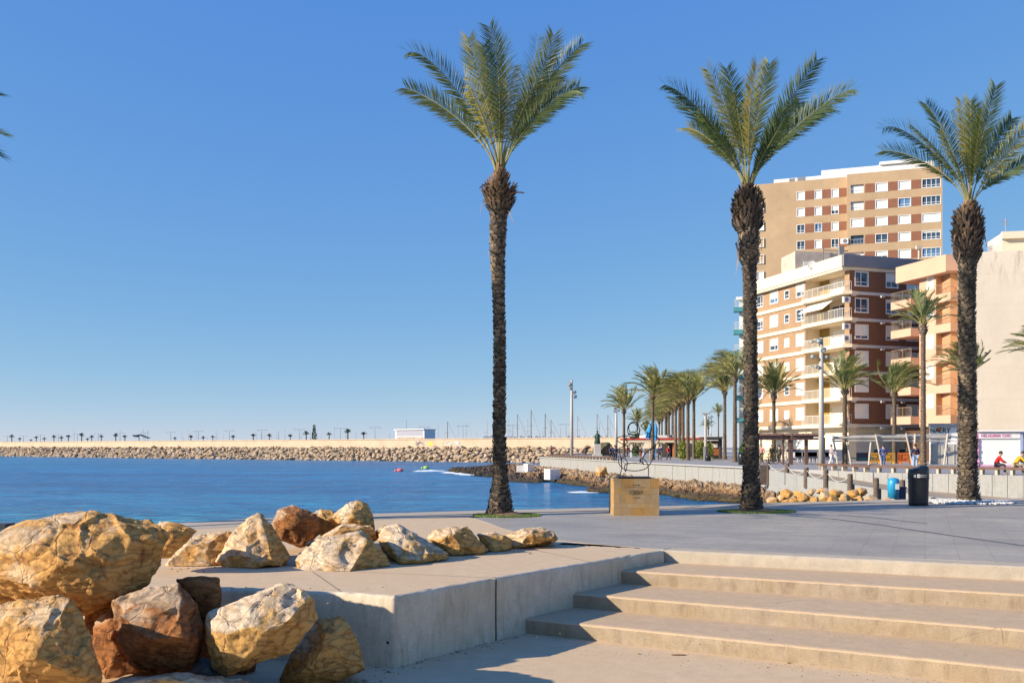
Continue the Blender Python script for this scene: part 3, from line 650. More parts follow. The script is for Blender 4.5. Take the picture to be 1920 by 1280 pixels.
for a, b in zip(W2, I2):
    for j in range(NV+1):
        f = j/NV; x = a.x+(b.x-a.x)*f; y = a.y+(b.y-a.y)*f
        q = Vector((x, y, 0))
        prof = -2.62+ (b.z+2.62)*min(1, (f*2.6+.02)**.55) if f < .38 else -2.62+(b.z+2.62)*1.0
        h = noise.ridged_multi_fractal(q*.4, .8, 2.2, 6, 1, 2)*.34+noise.fractal(q*1.6, .8, 2.1, 4)*.34-.42
        cl = noise.voronoi(q*.45)[0]; h += .28*(min(.5, cl[1]-cl[0])-.25)
        z = prof+h*min(1, f*7)*(1 if f < .9 else (1-f)*10*.8+.2)
        wob = noise.noise(q*.4+Vector((7,0,0)))*(1.2 if f < .1 else 0)*(1-f*10)
        sv.append((x+wob*.4, y+wob*1.2, z)); st.append(max(0, min(1, (z+2.5)/1.1)))
sh = MB(); sh.v = sv; sh.t = st; k = NV+1
sh.f = [(i*k+j, (i+1)*k+j, (i+1)*k+j+1, i*k+j+1) for i in range(len(W2)-1) for j in range(NV)]
m, t, b = nt('shelf_rock'); v = coords(t, geo=True); tn = N(t, 'ShaderNodeAttribute', attribute_name='tint').outputs['Fac']
f = math_(t, 'ADD', tn, math_(t, 'MULTIPLY', math_(t, 'SUBTRACT', noisetex(t, v, .8, 7, .7), .5), 1.0))
c = ramp(t, f, [(.05, (.025,.022,.012)), (.20, (.14,.095,.015)), (.36, (.075,.055,.035)), (.52, (.17,.105,.055)), (.66, (.42,.245,.11)), (.95, (.52,.37,.23))])
c = mixc(t, 1.0, c, ramp(t, noisetex(t, v, 4, 6, .7), [(.38, (.16,.14,.12)), (.5, (.7,.7,.68)), (.65, (1.3,1.2,1.05))]), 'MULTIPLY')
t.links.new(c, b.inputs['Base Color']); b.inputs['Roughness'].default_value = .8; bump(t, b, noisetex(t, v, 3, 8, .75), 1, .4)
struct(sh, 'rock_shelf', m, 'low wave cut rock shelf with mossy edges')
# boulders beside the ramp
M_R0 = RM[0]
for i, (x, y, wpx, hpx) in enumerate([(1505,928,24,20),(1527,932,20,20),(1546,926,24,22),(1520,918,22,14),(1565,920,26,14),(1562,934,28,20),(1587,928,26,22),(1600,922,28,18),(1618,918,26,16),(1612,933,24,18),(1632,932,26,18),(1648,936,14,8),(1662,935,22,12),(1476,922,30,14),(1490,934,22,14),(1535,938,18,10),(1578,938,22,10),(1450,936,26,18),(1465,930,26,18),(1478,938,26,14),(1512,938,24,14),(1554,938,22,14),(1598,937,22,14),(1624,938,22,12),(1574,922,22,14),(1540,916,26,12),(1495,920,26,14)]):
    Yd = 42+i*.25-(y-920)*.12; p = P(x, y, Yd); s = wpx*Yd/F_/2*1.18
    o = bpy.data.objects.new('boulder', URN[i % 5]); COL.objects.link(o); o.location = (p.x, p.y, p.z-.1); o.rotation_euler = (R.uniform(-.3,.3), R.uniform(-.3,.3), R.uniform(0,6)); o.scale = (s*1.05, s, hpx*Yd/F_/2/.55)
    tag(o, 'orange tan boulder heaped at the foot of the ramp wall beyond the plaza kerb', 'boulder', 'boulders below the ramp')
p = G(1126,893,-1.5); o = bpy.data.objects.new('boulder', URN[2]); COL.objects.link(o); o.location = (p.x, p.y-1, -.95); o.scale = (.85, .8, 1.0); tag(o, 'single round reddish boulder on the shelf against the white sea wall', 'boulder')
# white blocks on the shelf
for x0, x1, y0, y1, Yd, lab in [(982,1001,869,879,118,'small white concrete block farther out on the rock shelf'), (1020,1050,879,892,106,'larger white concrete block at the foot of the sea wall')]:
    a = P(x0, y1, Yd); b = P(x1, y0, Yd); mb = MB(); mb.prism([(a.x, Yd), (a.x+(b.x-a.x)*.35, Yd-1.2), (b.x, Yd-.2), (b.x-(b.x-a.x)*.3, Yd+1.2)], a.z-.4, b.z)
    if x0 == 982: mb.box(a.x-.9, a.x+.2, Yd-.5, Yd+.5, a.z-.4, b.z-.22)
    solo(mb, 'concrete_block', white, lab, 'block', bevel=.03)
# foam & buoys
fm = MB(); rr = random.Random(5)
for (x0, y0, x1, y1, nn) in [(784,883.2,828,882.6,22), (828,884,884,891,26), (858,864.8,876,865.2,8), (1086,921.5,1104,924,4)]:
    for i in range(nn):
        t = rr.random(); c = Wp(x0+(x1-x0)*t+rr.uniform(-3,3), y0+(y1-y0)*t+rr.uniform(-.9,.9)); c.z = -2.47
        L = rr.uniform(.5, 2.0); Wd = rr.uniform(.15, .4); m_ = 9
        ring = [c+Vector((math.cos(a)*L*rr.uniform(.5,1), math.sin(a)*Wd*rr.uniform(.5,1)*2, 0)) for a in [q*2*math.pi/m_ for q in range(m_)]]
        ap = c+Vector((0, 0, rr.uniform(.08, .3)))
        ap.z = c.z+(ap.z-c.z)*.5; fm.add(ring+[ap], [(q, (q+1) % m_, m_) for q in range(m_)])
tag(fm.build('foam', M('foam', (.85,.88,.9), (.6,.7,.75), 2, .6)), 'white foam where waves break on the shelf', 'foam', kind='stuff')
for x, y, c, lab, cn in [(750,883,(.75,.16,.14),'pink red float of a swimmer left of the breaking wave','pink'), (799,878,(.42,.62,.1),'yellow green float of a swimmer above the breaking wave','green')]:
    p = Wp(x, y); mb = MB(); mb.ell(p+Vector((0,0,.15)), (.55,.3,.35)); mb.ell(p+Vector((-.75,0,.05)), (.22,.22,.22)); mb.tube([p+Vector((-.6,0,0)), p+Vector((.2,.2,0))], .14, 6)
    solo(mb, 'swim_buoy', M('buoy_'+cn, c), lab, 'buoy', 'swimmers floats', smooth=True)
mb = MB(); q = Wp(-30, 992); mb.prism([(q.x-6,q.y-.6),(q.x+1.2,q.y-.3),(q.x+1.25,q.y+.5),(q.x-6,q.y+.8)], -2.7, -2.22)
solo(mb, 'jetty', M('jetty_dark', (.06,.055,.06)), 'dark low jetty end at the left edge of the water', 'jetty')
# ------------------------------------------------------------- palms
def frond(mb, pts, up, n=60, llen=.42, lw=.030, tint=.3, rnd=R, start=.16, rach=.022):
    """pts: dense curve; leaflets in a shallow V on both sides, swept to the tip"""
    L = [0]
    for a, b in zip(pts[:-1], pts[1:]): L.append(L[-1]+(b-a).length)
    tot = L[-1]
    def at(s):
        s *= tot
        for i in range(len(L)-1):
            if L[i+1] >= s or i == len(L)-2:
                t = (s-L[i])/max(1e-9, L[i+1]-L[i]); return pts[i].lerp(pts[i+1], min(1, t)), (pts[i+1]-pts[i]).normalized()
    mb.tube(pts, [rach*(1-.85*i/(len(pts)-1)) for i in range(len(pts))], 5, t=min(1, tint*.4+.62), cap=False)
    for i in range(n):
        s = start+(1-start)*(i+rnd.random()*.6)/n
        p, T = at(min(.999, s)); u = (up-T*up.dot(T)).normalized(); S = T.cross(u).normalized()
        f = (s-start)/(1-start)
        ll = llen*(.16+.90*math.sin(math.pi*(.06+f*.74))**1.05)*rnd.uniform(.82, 1.12)
        al = math.radians(57-21*f+rnd.uniform(-6, 6))
        if f < .2 and rnd.random() < .45-f*2: continue
        ll *= min(1, .45+f*2.2)
        for sd in (-1, 1):
            lift = .38+rnd.uniform(-.25, .25)
            d = (T*math.cos(al)+S*sd*math.sin(al)+u*lift*math.sin(al)).normalized()
            wv = d.cross(u*.7+S*sd*.5).normalized()*lw*.5*(1-.3*f)
            b = p+d*ll*.42; e = p+d*ll-Vector((0, 0, ll*.10*rnd.random()))
            tt = max(0, min(1, tint+rnd.uniform(-.1, .1)))
            mb.add([p+wv*.5, p-wv*.5, b-wv, b+wv, e], [(0, 1, 2, 3), (3, 2, 4)], tt)
def cub(p0, pm, p3, n=18):
    L = (p3-p0).length; p1 = p0+Vector((0, 0, .26*L))+(pm-p0)*.06; t = .55; a = (1-t)**3; b = 3*(1-t)**2*t; c = 3*(1-t)*t*t; d = t**3
    p2 = (pm-p0*a-p1*b-p3*d)/c
    return [p0*(1-t)**3+p1*3*(1-t)**2*t+p2*3*(1-t)*t*t+p3*t**3 for t in [.955*i/n for i in range(n+1)]]
def bez(p0, pm, p1, n=16):
    c = (pm-(p0+p1)*.25)*2
    return [p0*(1-t)**2+c*2*t*(1-t)+p1*t*t for t in [i/n for i in range(n+1)]]
def trunk_mesh(cl, rad, nring_per_m=13, bootsize=1.0, mbase=None):
    """cl(z)->(x,y), rad(z); core + overlapping pointed leaf bases in a spiral"""
    pass
def trunk(prof, x0, y0, name_root, rnd, boots=13, per=11, ring=.072, tb=(0, .5)):
    """prof: list (z, radius, dx, boot length, tint, roughness)"""
    core = MB(); zs = [q[0] for q in prof]
    def at(z):
        for a, b in zip(prof[:-1], prof[1:]):
            if z <= b[0] or b is prof[-1]:
                t = max(0, min(1, (z-a[0])/(b[0]-a[0]))); return [a[i]+(b[i]-a[i])*t for i in range(6)]
    n = int((zs[-1]-zs[0])/.12); pts = []; rs = []
    for i in range(n+1):
        z = zs[0]+(zs[-1]-zs[0])*i/n; q = at(z); pts.append((x0+q[2], y0, z)); rs.append(max(.04, q[1]-q[5]*1.3))
    core.tube(pts, rs, 16, t=.05)
    mb = core; z = zs[0]+.02; k = 0
    while z < zs[-1]:
        q = at(z); r = max(.05, q[1]-q[5]*1.0); bl = q[3]; m = max(8, int(2*math.pi*r/(ring*1.15)))
        for i in range(m):
            th = 2*math.pi*(i+.5*(k % 2))/m+rnd.uniform(-.13, .13); zz = z+rnd.uniform(-.02, .02)
            o = Vector((math.cos(th), math.sin(th), 0)); s = Vector((-o.y, o.x, 0)); c = Vector((x0+q[2], y0, zz))
            fat = q[5] < .055; wd = math.pi*r/m*(1.55 if fat else 1.1)*rnd.uniform(.85, 1.1); l = bl*(.72 if q[5] < .055 else 1)*rnd.uniform(.6, 1.35); rr_ = q[5]*rnd.uniform(.5, 1.3)
            base = c+o*r*.80
            out = c+o*(r+rr_*.45)+Vector((0, 0, l*.55)); tip = c+o*(r+rr_)+Vector((0, 0, l))+s*rnd.uniform(-.4, .4)*wd
            tt = max(0, min(1, q[4]+rnd.uniform(-.3, .3)+.35*noise.noise(Vector((th*1.2, z*.9, x0)))))
            if rnd.random() < .05: l *= 1.5; rr_ *= 1.5
            mb.add([base-s*wd, base+s*wd, out-s*wd*.8, out+s*wd*.8, tip-s*wd*(.62 if fat else .3), tip+s*wd*(.62 if fat else .3), tip-o*rr_*.6-Vector((0,0,.02)), c+o*(r+rr_*.2)+Vector((0,0,l*.2))],
                   [(0, 7, 2), (0, 1, 7), (1, 3, 7), (7, 3, 2), (2, 3, 5, 4), (4, 5, 6), (2, 4, 6), (5, 3, 6)], tt)
            mb.t[-8:] = [tt*.35, tt*.35, tt*.8, tt*.8, min(1, tt*1.5+.12), min(1, tt*1.5+.12), tt*.2, tt*.5]
        z += ring*rnd.uniform(.8, 1.15)*(1+q[5]*1.4); k += 1
    return mb
def zp(y, Y): return EZ-(y-HY)/F_*Y
def big_palm(xb, yb, prof_px, fbase, fronds, label, seed, xtra):
    rnd = random.Random(seed); b = G(xb, yb); Y = b.y; s = Y/F_
    root = thing('palm_tree', tuple(b), label, 'palm tree')
    prof = [(zp(y, Y), w*s/2, (xc-xb)*s, bl, tt, ro) for y, w, xc, bl, tt, ro in prof_px]
    bulge_z = prof[-4][0]
    lo = [p for p in prof if p[0] <= bulge_z+1e-6]; hi = [p for p in prof if p[0] >= bulge_z-1e-6]
    trunk(lo, b.x, Y, None, rnd).build('trunk', M_TRUNK, root)
    trunk(hi, b.x, Y, None, rnd).build('leaf_bases', M_BOOT, root)
    mb = MB(); p0 = P(fbase[0], fbase[1], Y)
    for (tx, ty, vx, vy, dt, tint) in fronds:
        tip = P(tx, ty, Y+dt); via = P(vx, vy, Y+dt*.42)
        st = p0+Vector(((vx-fbase[0])*s*.05+rnd.uniform(-.03,.03), dt*.04, rnd.uniform(-.12, .02)))
        pts = cub(st, via, tip)
        side = (tip-st); up = Vector((0, 0, 1))-side.normalized()*side.normalized().z
        up = Vector((rnd.uniform(-.25,.25), -1.0 if dt < .9 or rnd.random() < .6 else 1.0, .25))
        frond(mb, pts, up, n=92, llen=.47, lw=.028, tint=tint, rnd=rnd, start=.22)
    mb.build('crown', M_FROND, root)
    return root
p1prof = [(968,58,938,.10,.2,.02),(955,48,938,.13,.2,.03),(930,42,938,.13,.15,.035),(898,30,938,.13,.15,.03),(820,27,936,.13,.22,.03),(640,25,937,.12,.35,.028),(560,25,935,.12,.45,.028),(480,31,933,.12,.5,.03),(430,34,934,.12,.5,.035),(405,36,935,.14,.4,.05),(395,58,936,.13,.3,.08),(362,72,936,.14,.4,.11),(338,34,937,.16,.75,.06),(318,16,937,.2,.9,.03)]
f1 = [(758,103,847,158,-.8,.35),(754,164,846,213,.6,.5),(851,124,888,205,1.6,.25),(877,63,905,170,.8,.72),(913,42,936,164,-1.0,.25),(938,56,948,175,.9,.22),(1010,54,980,180,1.2,.4),(1038,60,1000,165,-.6,.45),(1096,81,1018,165,.5,.35),(1094,178,1018,206,-.5,.12),(1092,160,1010,215,.9,.1),
      (905,75,925,180,1.6,.15),(968,118,950,205,-1.5,.6),(805,178,872,222,1.4,.2),(870,140,902,210,-1.5,.75),(1050,140,990,210,1.5,.15)]
palm1 = big_palm(938,966,p1prof,(937,322),f1,'tall palm standing left of the yellow stone plinth, with the sea behind its trunk',11,None)
p2prof = [(962,50,1409,.1,.2,.03),(945,42,1409,.13,.2,.035),(900,33,1408,.13,.15,.035),(800,29,1408,.13,.15,.03),(640,27,1407,.13,.2,.03),(540,27,1406,.13,.25,.03),(500,30,1405,.14,.3,.04),(490,42,1404,.16,.75,.05),(440,42,1404,.17,.7,.06),(432,60,1402,.2,.12,.09),(395,64,1402,.2,.15,.10),(368,46,1401,.2,.3,.08),(352,20,1402,.2,.7,.03)]
f2 = [(1239,160,1320,216,-.6,.12),(1287,241,1342,272,.8,.75),(1321,125,1364,215,-.8,.68),(1359,121,1385,220,.9,.2),(1422,110,1405,228,-1.2,.78),(1445,110,1420,220,.8,.3),(1536,106,1470,205,.4,.15),(1600,172,1520,215,-.5,.12),(1340,130,1372,235,1.4,.3),(1260,180,1335,245,1.2,.2),
      (1500,190,1455,245,1.4,.12),(1300,215,1350,262,1.0,.3),(1560,205,1490,240,1.0,.15),(1310,200,1350,265,-1.3,.25),(1475,215,1440,275,-1.0,.1),(1370,170,1388,250,1.7,.2)]
palm2 = big_palm(1409,959,p2prof,(1402,356),f2,'palm standing just right of the yellow stone plinth, in front of the brick apartment block',12,None)
p3prof = [(944,46,1817,.1,.35,.03),(930,42,1816,.14,.4,.04),(900,37,1815,.14,.35,.045),(800,36,1814,.14,.35,.045),(640,33,1813,.14,.35,.04),(560,32,1813,.14,.35,.035),(500,34,1814,.15,.35,.04),(488,52,1814,.19,.1,.08),(445,62,1815,.21,.12,.11),(410,54,1815,.21,.2,.1),(384,20,1818,.2,.7,.03)]
f3 = [(1651,248,1726,266,-.5,.05),(1649,284,1735,305,.7,.35),(1702,231,1760,285,-1.0,.5),(1732,193,1775,260,.9,.08),(1799,179,1811,275,-1.2,.8),(1819,182,1820,275,.3,.55),(1868,156,1845,245,.4,.25),(1900,218,1860,280,.9,.08),(1930,225,1885,290,-.9,.7),(1945,280,1890,322,.4,.2),
      (1780,200,1800,285,1.3,.15),(1840,200,1830,285,-1.3,.3),(1760,240,1790,305,-1.5,.6),(1830,190,1826,280,1.5,.2)]
palm3 = big_palm(1816,942,p3prof,(1818,386),f3,'palm in a ring of white pebbles behind the black litter bin at the right',13,None)
def dead(root, Y, segs):
    for (x0, y0, x1, y1, w, dy) in segs:
        m = MB()
        a = P(x0, y0, Y-.12); b = P(x1, y1, Y-.3+dy); c = a.lerp(b, .5)+Vector((0, -.05, .06))
        q = bez(a, c, b, 8); d = Vector((.3, -.6, .2)).normalized()*w
        m.add([p+d*(1-i/9) for i, p in enumerate(q)]+[p-d*(1-i/9) for i, p in enumerate(q)]+[p+Vector((0,.02,-.02)) for p in q], [(i, i+1, 10+i, 9+i) for i in range(8)]+[(9+i, 10+i, 19+i, 18+i) for i in range(8)]+[(18+i, 19+i, i+1, i) for i in range(8)])
        m.build('dead_frond', M('dead_frond', (.30,.19,.11), (.16,.10,.06), 6), root)
dead(palm1, palm1.location.y, [(935,375,983,361,.035,0),(906,378,900,405,.03,0),(950,395,962,418,.03,.1),(925,350,899,352,.03,0),(917,470,915,485,.025,0)])
dead(palm2, palm2.location.y, [(1380,455,1384,500,.04,0),(1385,470,1379,520,.03,0),(1420,440,1428,470,.03,0),(1375,400,1368,420,.03,0)])
dead(palm3, palm3.location.y, [(1790,440,1783,478,.03,0),(1838,430,1850,462,.03,0),(1800,470,1795,495,.03,0)])
# generic palms -------------------------------------------------------------
def palm_variant(seed, H=10.5, tr=.2, fl=2.7, nf=30, wind=.35, nl=34, lw=.06, bulge=1.8):
    rnd = random.Random(seed); root = empty('palm_tree', (0, 0, 0))
    prof = [(0,tr*1.35,0,.12,.45,.03),(.6,tr*1.05,0,.12,.4,.03),(H*.8,tr*.85,0,.12,.45,.03),(H-.9,tr*1.0,0,.15,.5,.05),(H-.7,tr*bulge,0,.2,.45,.08),(H-.3,tr*bulge*.9,0,.2,.55,.08),(H,tr*.6,0,.2,.8,.03)]
    trunk(prof, 0, 0, None, rnd, ring=.17).build('trunk', M_TRUNKF, root, local=True)
    mb = MB()
    for i in range(nf):
        f = i/(nf-1); az = i*2.39996+rnd.uniform(-.2, .2); el = math.radians(87-56*f**1.1+rnd.uniform(-6, 6))
        d = Vector((math.cos(az)*math.cos(el), math.sin(az)*math.cos(el), math.sin(el))); p = Vector((d.x*.06, d.y*.06, H-.15)); L = fl*rnd.uniform(.85, 1.1); pts = [p.copy()]
        for s in range(12):
            d = (d+Vector((-wind*.06*(1+s*.25), wind*.02*s, -.018*(1+s*.42)))*(1.0+.35*f)).normalized(); p = p+d*L/12; pts.append(p.copy())
        h = Vector((math.cos(az), math.sin(az), 0))
        frond(mb, pts, Vector((0, 0, 1))*.9-h*.5, n=nl, llen=.50, lw=lw, tint=rnd.choice([.3,.4,.55,.65,.8]), rnd=rnd, start=.2, rach=.03)
    mb.build('crown', M_FROND, root, local=True)
    return root
PV = [palm_variant(101, wind=.3), palm_variant(102, wind=.75, nf=34), palm_variant(103, wind=.9, nf=36, fl=2.9), palm_variant(104, wind=.1, nf=26, fl=2.6), palm_variant(105, wind=.5, nf=30)]
def place_palm(k, xb, yb, ytop, fl, label, rz=0, group='palms along the promenade', Y=None):
    """ytop: where fronds leave the trunk; fl: crown scale"""
    b = G(xb, yb) if Y is None else P(xb, HY+EZ*F_/Y, Y)
    o = copy_tree(PV[k]); o.location = b; H = zp(ytop, b.y); o.rotation_euler = (0, 0, rz)
    cr = [c for c in o.children if c.name.startswith('crown')][0]; tr = [c for c in o.children if c.name.startswith('trunk')][0]
    sz = H/10.5; tr.scale = (max(.8, min(1.2, fl)), max(.8, min(1.2, fl)), sz)
    cr.scale = (fl, fl, fl); cr.location = (0, 0, H-10.5*fl)
    tag(o, label, 'palm tree', group); return o
PL = [(0,1170,857,768,1.5,'palm at the seaward end of the promenade, right of the twin floodlight masts'),
 (0,1224,862,739,1.35,'palm beside the blue furled sail on the promenade'),
 (3,1195,849,792,1.5,'small distant palm between the two nearest seaward palms'),
 (3,1211,848,809,1.3,'smallest distant palm left of the blue sail'),
 (1,1301,860,742,1.6,'right palm of the close pair in front of the yellow green bushes'),
 (2,1290,862.5,749,1.6,'left palm of the close pair in front of the yellow green bushes'),
 (1,1359,860.5,731,1.75,'leaning palm left of the paired palm by the tall brick block'),
 (2,1378,866,704,1.3,'palm immediately left of the big palm before the brick block'),
 (0,1451,865,738,1.35,'small palm before the sunlit brick facade, left of the floodlight mast'),
 (0,1584,871,728,1.2,'small palm just right of the tall floodlight mast'),
 (4,1677,868,734,1.35,'palm before the shaded brick facade beside the orange building'),
 (4,1731,876,605,1.15,'tallest of the middle palms, in front of the orange balconies')]
for i, (k, x, yb, yt, fl, lab) in enumerate(PL): place_palm(k, x, yb, yt, fl, lab, rz=R.uniform(-.25, .25)+(0 if k in (1, 2) else i))
place_palm(4, 1812, 874, 700, 1.15, 'palm whose crown shows on both sides of the trunk in the white pebbles', 1.0)
place_palm(4, 1953, 874, 668, 1.15, 'palm at the right edge with only its left fronds in view', .4)
for i, (x, yt, Yd) in enumerate([(1281,752,117),(1274,757,125),(1267,762,134),(1261,766,144),(1254,772,158),(1248,778,176),(1241,785,200),(1236,790,225),(1278,760,150),(1250,784,215)]):
    place_palm(2 if i % 2 else 1, x, 0, yt, 1.6, 'palm in the dense far row left of the close pair of palms', R.uniform(-.3,.3), 'palms in the far row', Y=Yd)
place_palm(3, 1347, 0, 775, .9, 'thin far palm seen between the leaning palms', 0, 'palms along the promenade', Y=210)
place_palm(4, 1328, 0, 800, .9, 'tiny far palm just right of the close pair', 0, 'palms along the promenade', Y=230)
for p in PV:
    for c in list(p.children): bpy.data.objects.remove(c)
    bpy.data.objects.remove(p)
# palm at the left, only a frond tip in view
o = palm_variant(150, H=7.2, tr=.22, fl=2.9, nf=40, wind=-.1, nl=60, lw=.035)
tag(o, 'palm outside the left edge with only one frond tip in view', 'palm tree'); o.location = (-12.2, 16.7, 0)
fr = MB(); s0 = Vector((-12.2, 16.7, 7.0)); tp = P(-6, 289, 16.9)
frond(fr, bez(s0, s0.lerp(tp, .5)+Vector((0,0,.55)), tp), Vector((-.3,0,1)), n=80, llen=.5, lw=.03, tint=.1)
fr.build('frond', M_FROND, o)
# palm pits
def pit(c, rx, ry, name):
    rnd = random.Random(int(c.x*10)); g = MB()
    for i in range(9000):
        a = rnd.uniform(0, 6.283); r = math.sqrt(rnd.uniform(.12, 1)); x = c.x+math.cos(a)*r*rx; y = c.y+math.sin(a)*r*ry
        h = rnd.uniform(.015, .05); d = rnd.uniform(0, 6.28)
        g.add([(x-.012*math.cos(d), y-.006*math.sin(d), 0), (x+.012*math.cos(d), y+.006*math.sin(d), 0), (x+rnd.uniform(-.02,.02), y+rnd.uniform(-.02,.02), h)], [(0,1,2)])
    tag(g.build('grass', M('grass', (.16,.24,.04), (.10,.16,.03), 3)), 'short green grass ringing the palm foot', 'grass', kind='stuff')
    s = MB(); n = 28; v = [(c.x, c.y, .10)]
    for r, z in ((.3, .08), (.5, .03), (.95, .007)):
        for i in range(n):
            a = 2*math.pi*i/n; v.append((c.x+math.cos(a)*r*rx, c.y+math.sin(a)*r*ry, z+.01*noise.noise(Vector((i, r*5, 0)))))
    f = [(0, 1+i, 1+(i+1) % n) for i in range(n)]
    for k in range(2): f += [(1+k*n+i, 1+(k+1)*n+i, 1+(k+1)*n+(i+1) % n, 1+k*n+(i+1) % n) for i in range(n)]
    s.add(v, f); tag(s.build('soil', M('soil_mound', (.24,.15,.08), (.12,.08,.045), 8, .9, .8, 20)), 'soil in the palm pit', kind='structure')
c1 = Vector(palm1.location); pit(c1+Vector((.15,-.1,0)), .75, .62, 'a')
c2 = Vector(palm2.location); pit(c2+Vector((.1,-.05,0)), .9, .62, 'b')
c3 = Vector(palm3.location); g = MB(); rnd = random.Random(3); s = MB()
for i in range(900):
    a = rnd.uniform(0, 6.283); r = math.sqrt(rnd.random()); q = (c3.x+math.cos(a)*r*1.25-.1, c3.y+math.sin(a)*r*1.0, .03+.05*(1-r))
    z = rnd.uniform(.02, .045); g.ell(q, (z*1.3, z, z*.8), 6, 4)
tag(g.build('pebbles', M('pebble_white', (.72,.70,.66), (.5,.48,.44), 6)), 'white pebbles piled round the palm foot', 'pebbles', kind='stuff')
# ------------------------------------------------------------- buildings
class Fr:
    """facade frame: origin O, horizontal direction u, outward normal n"""
    def __init__(s, O, u, n): s.O = Vector((O[0], O[1], 0)); s.u = Vector((u[0], u[1], 0)).normalized(); s.n = Vector((n[0], n[1], 0)).normalized()
    def U(s, px):
        k = (px-960)/F_; return (k*s.O.y-s.O.x)/(s.u.x-k*s.u.y)
    def Y(s, u): return (s.O+s.u*u).y
    def Z(s, y, px): Yd = s.Y(s.U(px)); return EZ+(HY-y)/F_*Yd
    def p(s, u, n, z): q = s.O+s.u*u+s.n*n; return (q.x, q.y, z)
    def box(s, mb, u0, u1, z0, z1, n0, n1, t=0.0):
        if u0 > u1: u0, u1 = u1, u0
        return mb.obox(s.O, s.u, s.n, u0, u1, n0, n1, z0, z1, t)
def facade(fr, mb, u0, u1, z0, z1, ops, rev=.22, n0=0.0):
    us = sorted(set([u0, u1]+[v for o in ops for v in o[:2] if u0 < v < u1])); zs = sorted(set([z0, z1]+[v for o in ops for v in o[2:4] if z0 < v < z1]))
    flip = fr.u.cross(Vector((0, 0, 1))).dot(fr.n) < 0
    def q(vs): mb.add(vs, [(3,2,1,0) if flip else (0,1,2,3)])
    for a, b in zip(us[:-1], us[1:]):
        for c, d in zip(zs[:-1], zs[1:]):
            mu, mz = (a+b)/2, (c+d)/2
            if any(o[0] < mu < o[1] and o[2] < mz < o[3] for o in ops): continue
            q([fr.p(a, n0, c), fr.p(b, n0, c), fr.p(b, n0, d), fr.p(a, n0, d)])
    for o in ops:
        a, b, c, d = o[:4]
        for x, y in (((a, c), (a, d)), ((b, c), (b, d)), ((a, c), (b, c)), ((a, d), (b, d))):
            mb.add([fr.p(x[0], n0, x[1]), fr.p(y[0], n0, y[1]), fr.p(y[0], n0-rev, y[1]), fr.p(x[0], n0-rev, x[1])], [(0,1,2,3)])
M_GLASS = M('window_glass', (.05,.09,.14), (.03,.05,.08), .4, .06, spec=.8)
M_GLASSB = M('window_glass_blue', (.12,.25,.42), (.07,.15,.28), .6, .12, spec=.7)
M_SHUT = M('shutter_white', (.82,.79,.72), (.76,.73,.66), .5, .5)
M_SHUTG = M('shutter_grey', (.52,.50,.49), (.46,.44,.43), .5, .5)
M_FRAME = M('frame_white', (.80,.80,.79), (.74,.74,.73), .5, .4)
M_INT = M('curtain', (.55,.52,.48), (.30,.28,.26), 1.2, .8)
def window(root, fr, u0, u1, z0, z1, kind, div=2, n0=0.0, name='window', rev=.16, fm=None):
    """kind S shutter closed, G glass, H half lowered shutter, C curtained"""
    if u0 > u1: u0, u1 = u1, u0
    f = MB(); w = .07
    fr.box(f, u0-.02, u1+.02, z0-.05, z0+w, n0-rev-.05, n0+.05); fr.box(f, u0-.02, u1+.02, z1-w, z1+.02, n0-rev-.05, n0+.03)
    fr.box(f, u0-.02, u0+w, z0+w, z1-w, n0-rev-.05, n0+.03); fr.box(f, u1-w, u1+.02, z0+w, z1-w, n0-rev-.05, n0+.03)
    zs = {'S': z0, 'G': z1, 'H': z0+(z1-z0)*.42, 'C': z1-.35, 'Q': z0+(z1-z0)*.22}[kind]
    if kind != 'S':
        for i in range(1, div):
            um = u0+(u1-u0)*i/div; fr.box(f, um-.04, um+.04, z0+w, z1-w, n0-rev-.03, n0-rev+.045)
        if kind in 'GC': fr.box(f, u0+w, u1-w, z0+.42, z0+.48, n0-rev-.02, n0-rev+.04)
    fo = f.build(name, fm or M_FRAME, root)
    if kind != 'S':
        g = MB(); fr.box(g, u0+w, u1-w, z0+w, min(zs, z1-w), n0-rev-.12, n0-rev-.02); g.build('pane', M_GLASSB if R.random() < .45 else M_GLASS, fo)
    if kind != 'G':
        g = MB(); a = max(zs, z0+w); k = max(2, int((z1-w-a)/.14))
        for i in range(k): fr.box(g, u0+w, u1-w, a+(z1-w-a)*i/k+.012, a+(z1-w-a)*(i+1)/k, n0-rev-.01, n0-rev+.05)
        fr.box(g, u0+w, u1-w, a, z1-w, n0-rev-.02, n0-rev+.03)
        g.build('shutter', M_SHUT if fm is None else fm, fo)
    return fo
def railing(root, pts, z, h=1.0, mat=None, name='railing', step=.16):
    mb = MB()
    for a, b in zip(pts[:-1], pts[1:]):
        a = Vector((a[0], a[1], z)); b = Vector((b[0], b[1], z)); L = (b-a).length; u = Vector((0, 0, h))
        mb.tube([a+u, b+u], .03, 5); mb.tube([a+Vector((0,0,.08)), b+Vector((0,0,.08))], .022, 4)
        k = max(1, int(L/step))
        for i in range(k+1):
            q = a.lerp(b, i/k); mb.tube([q, q+u], .014 if i % 6 else .028, 4, cap=False)
    return mb.build(name, mat or M('rail_white', (.7,.68,.64), (.6,.58,.55)), root)
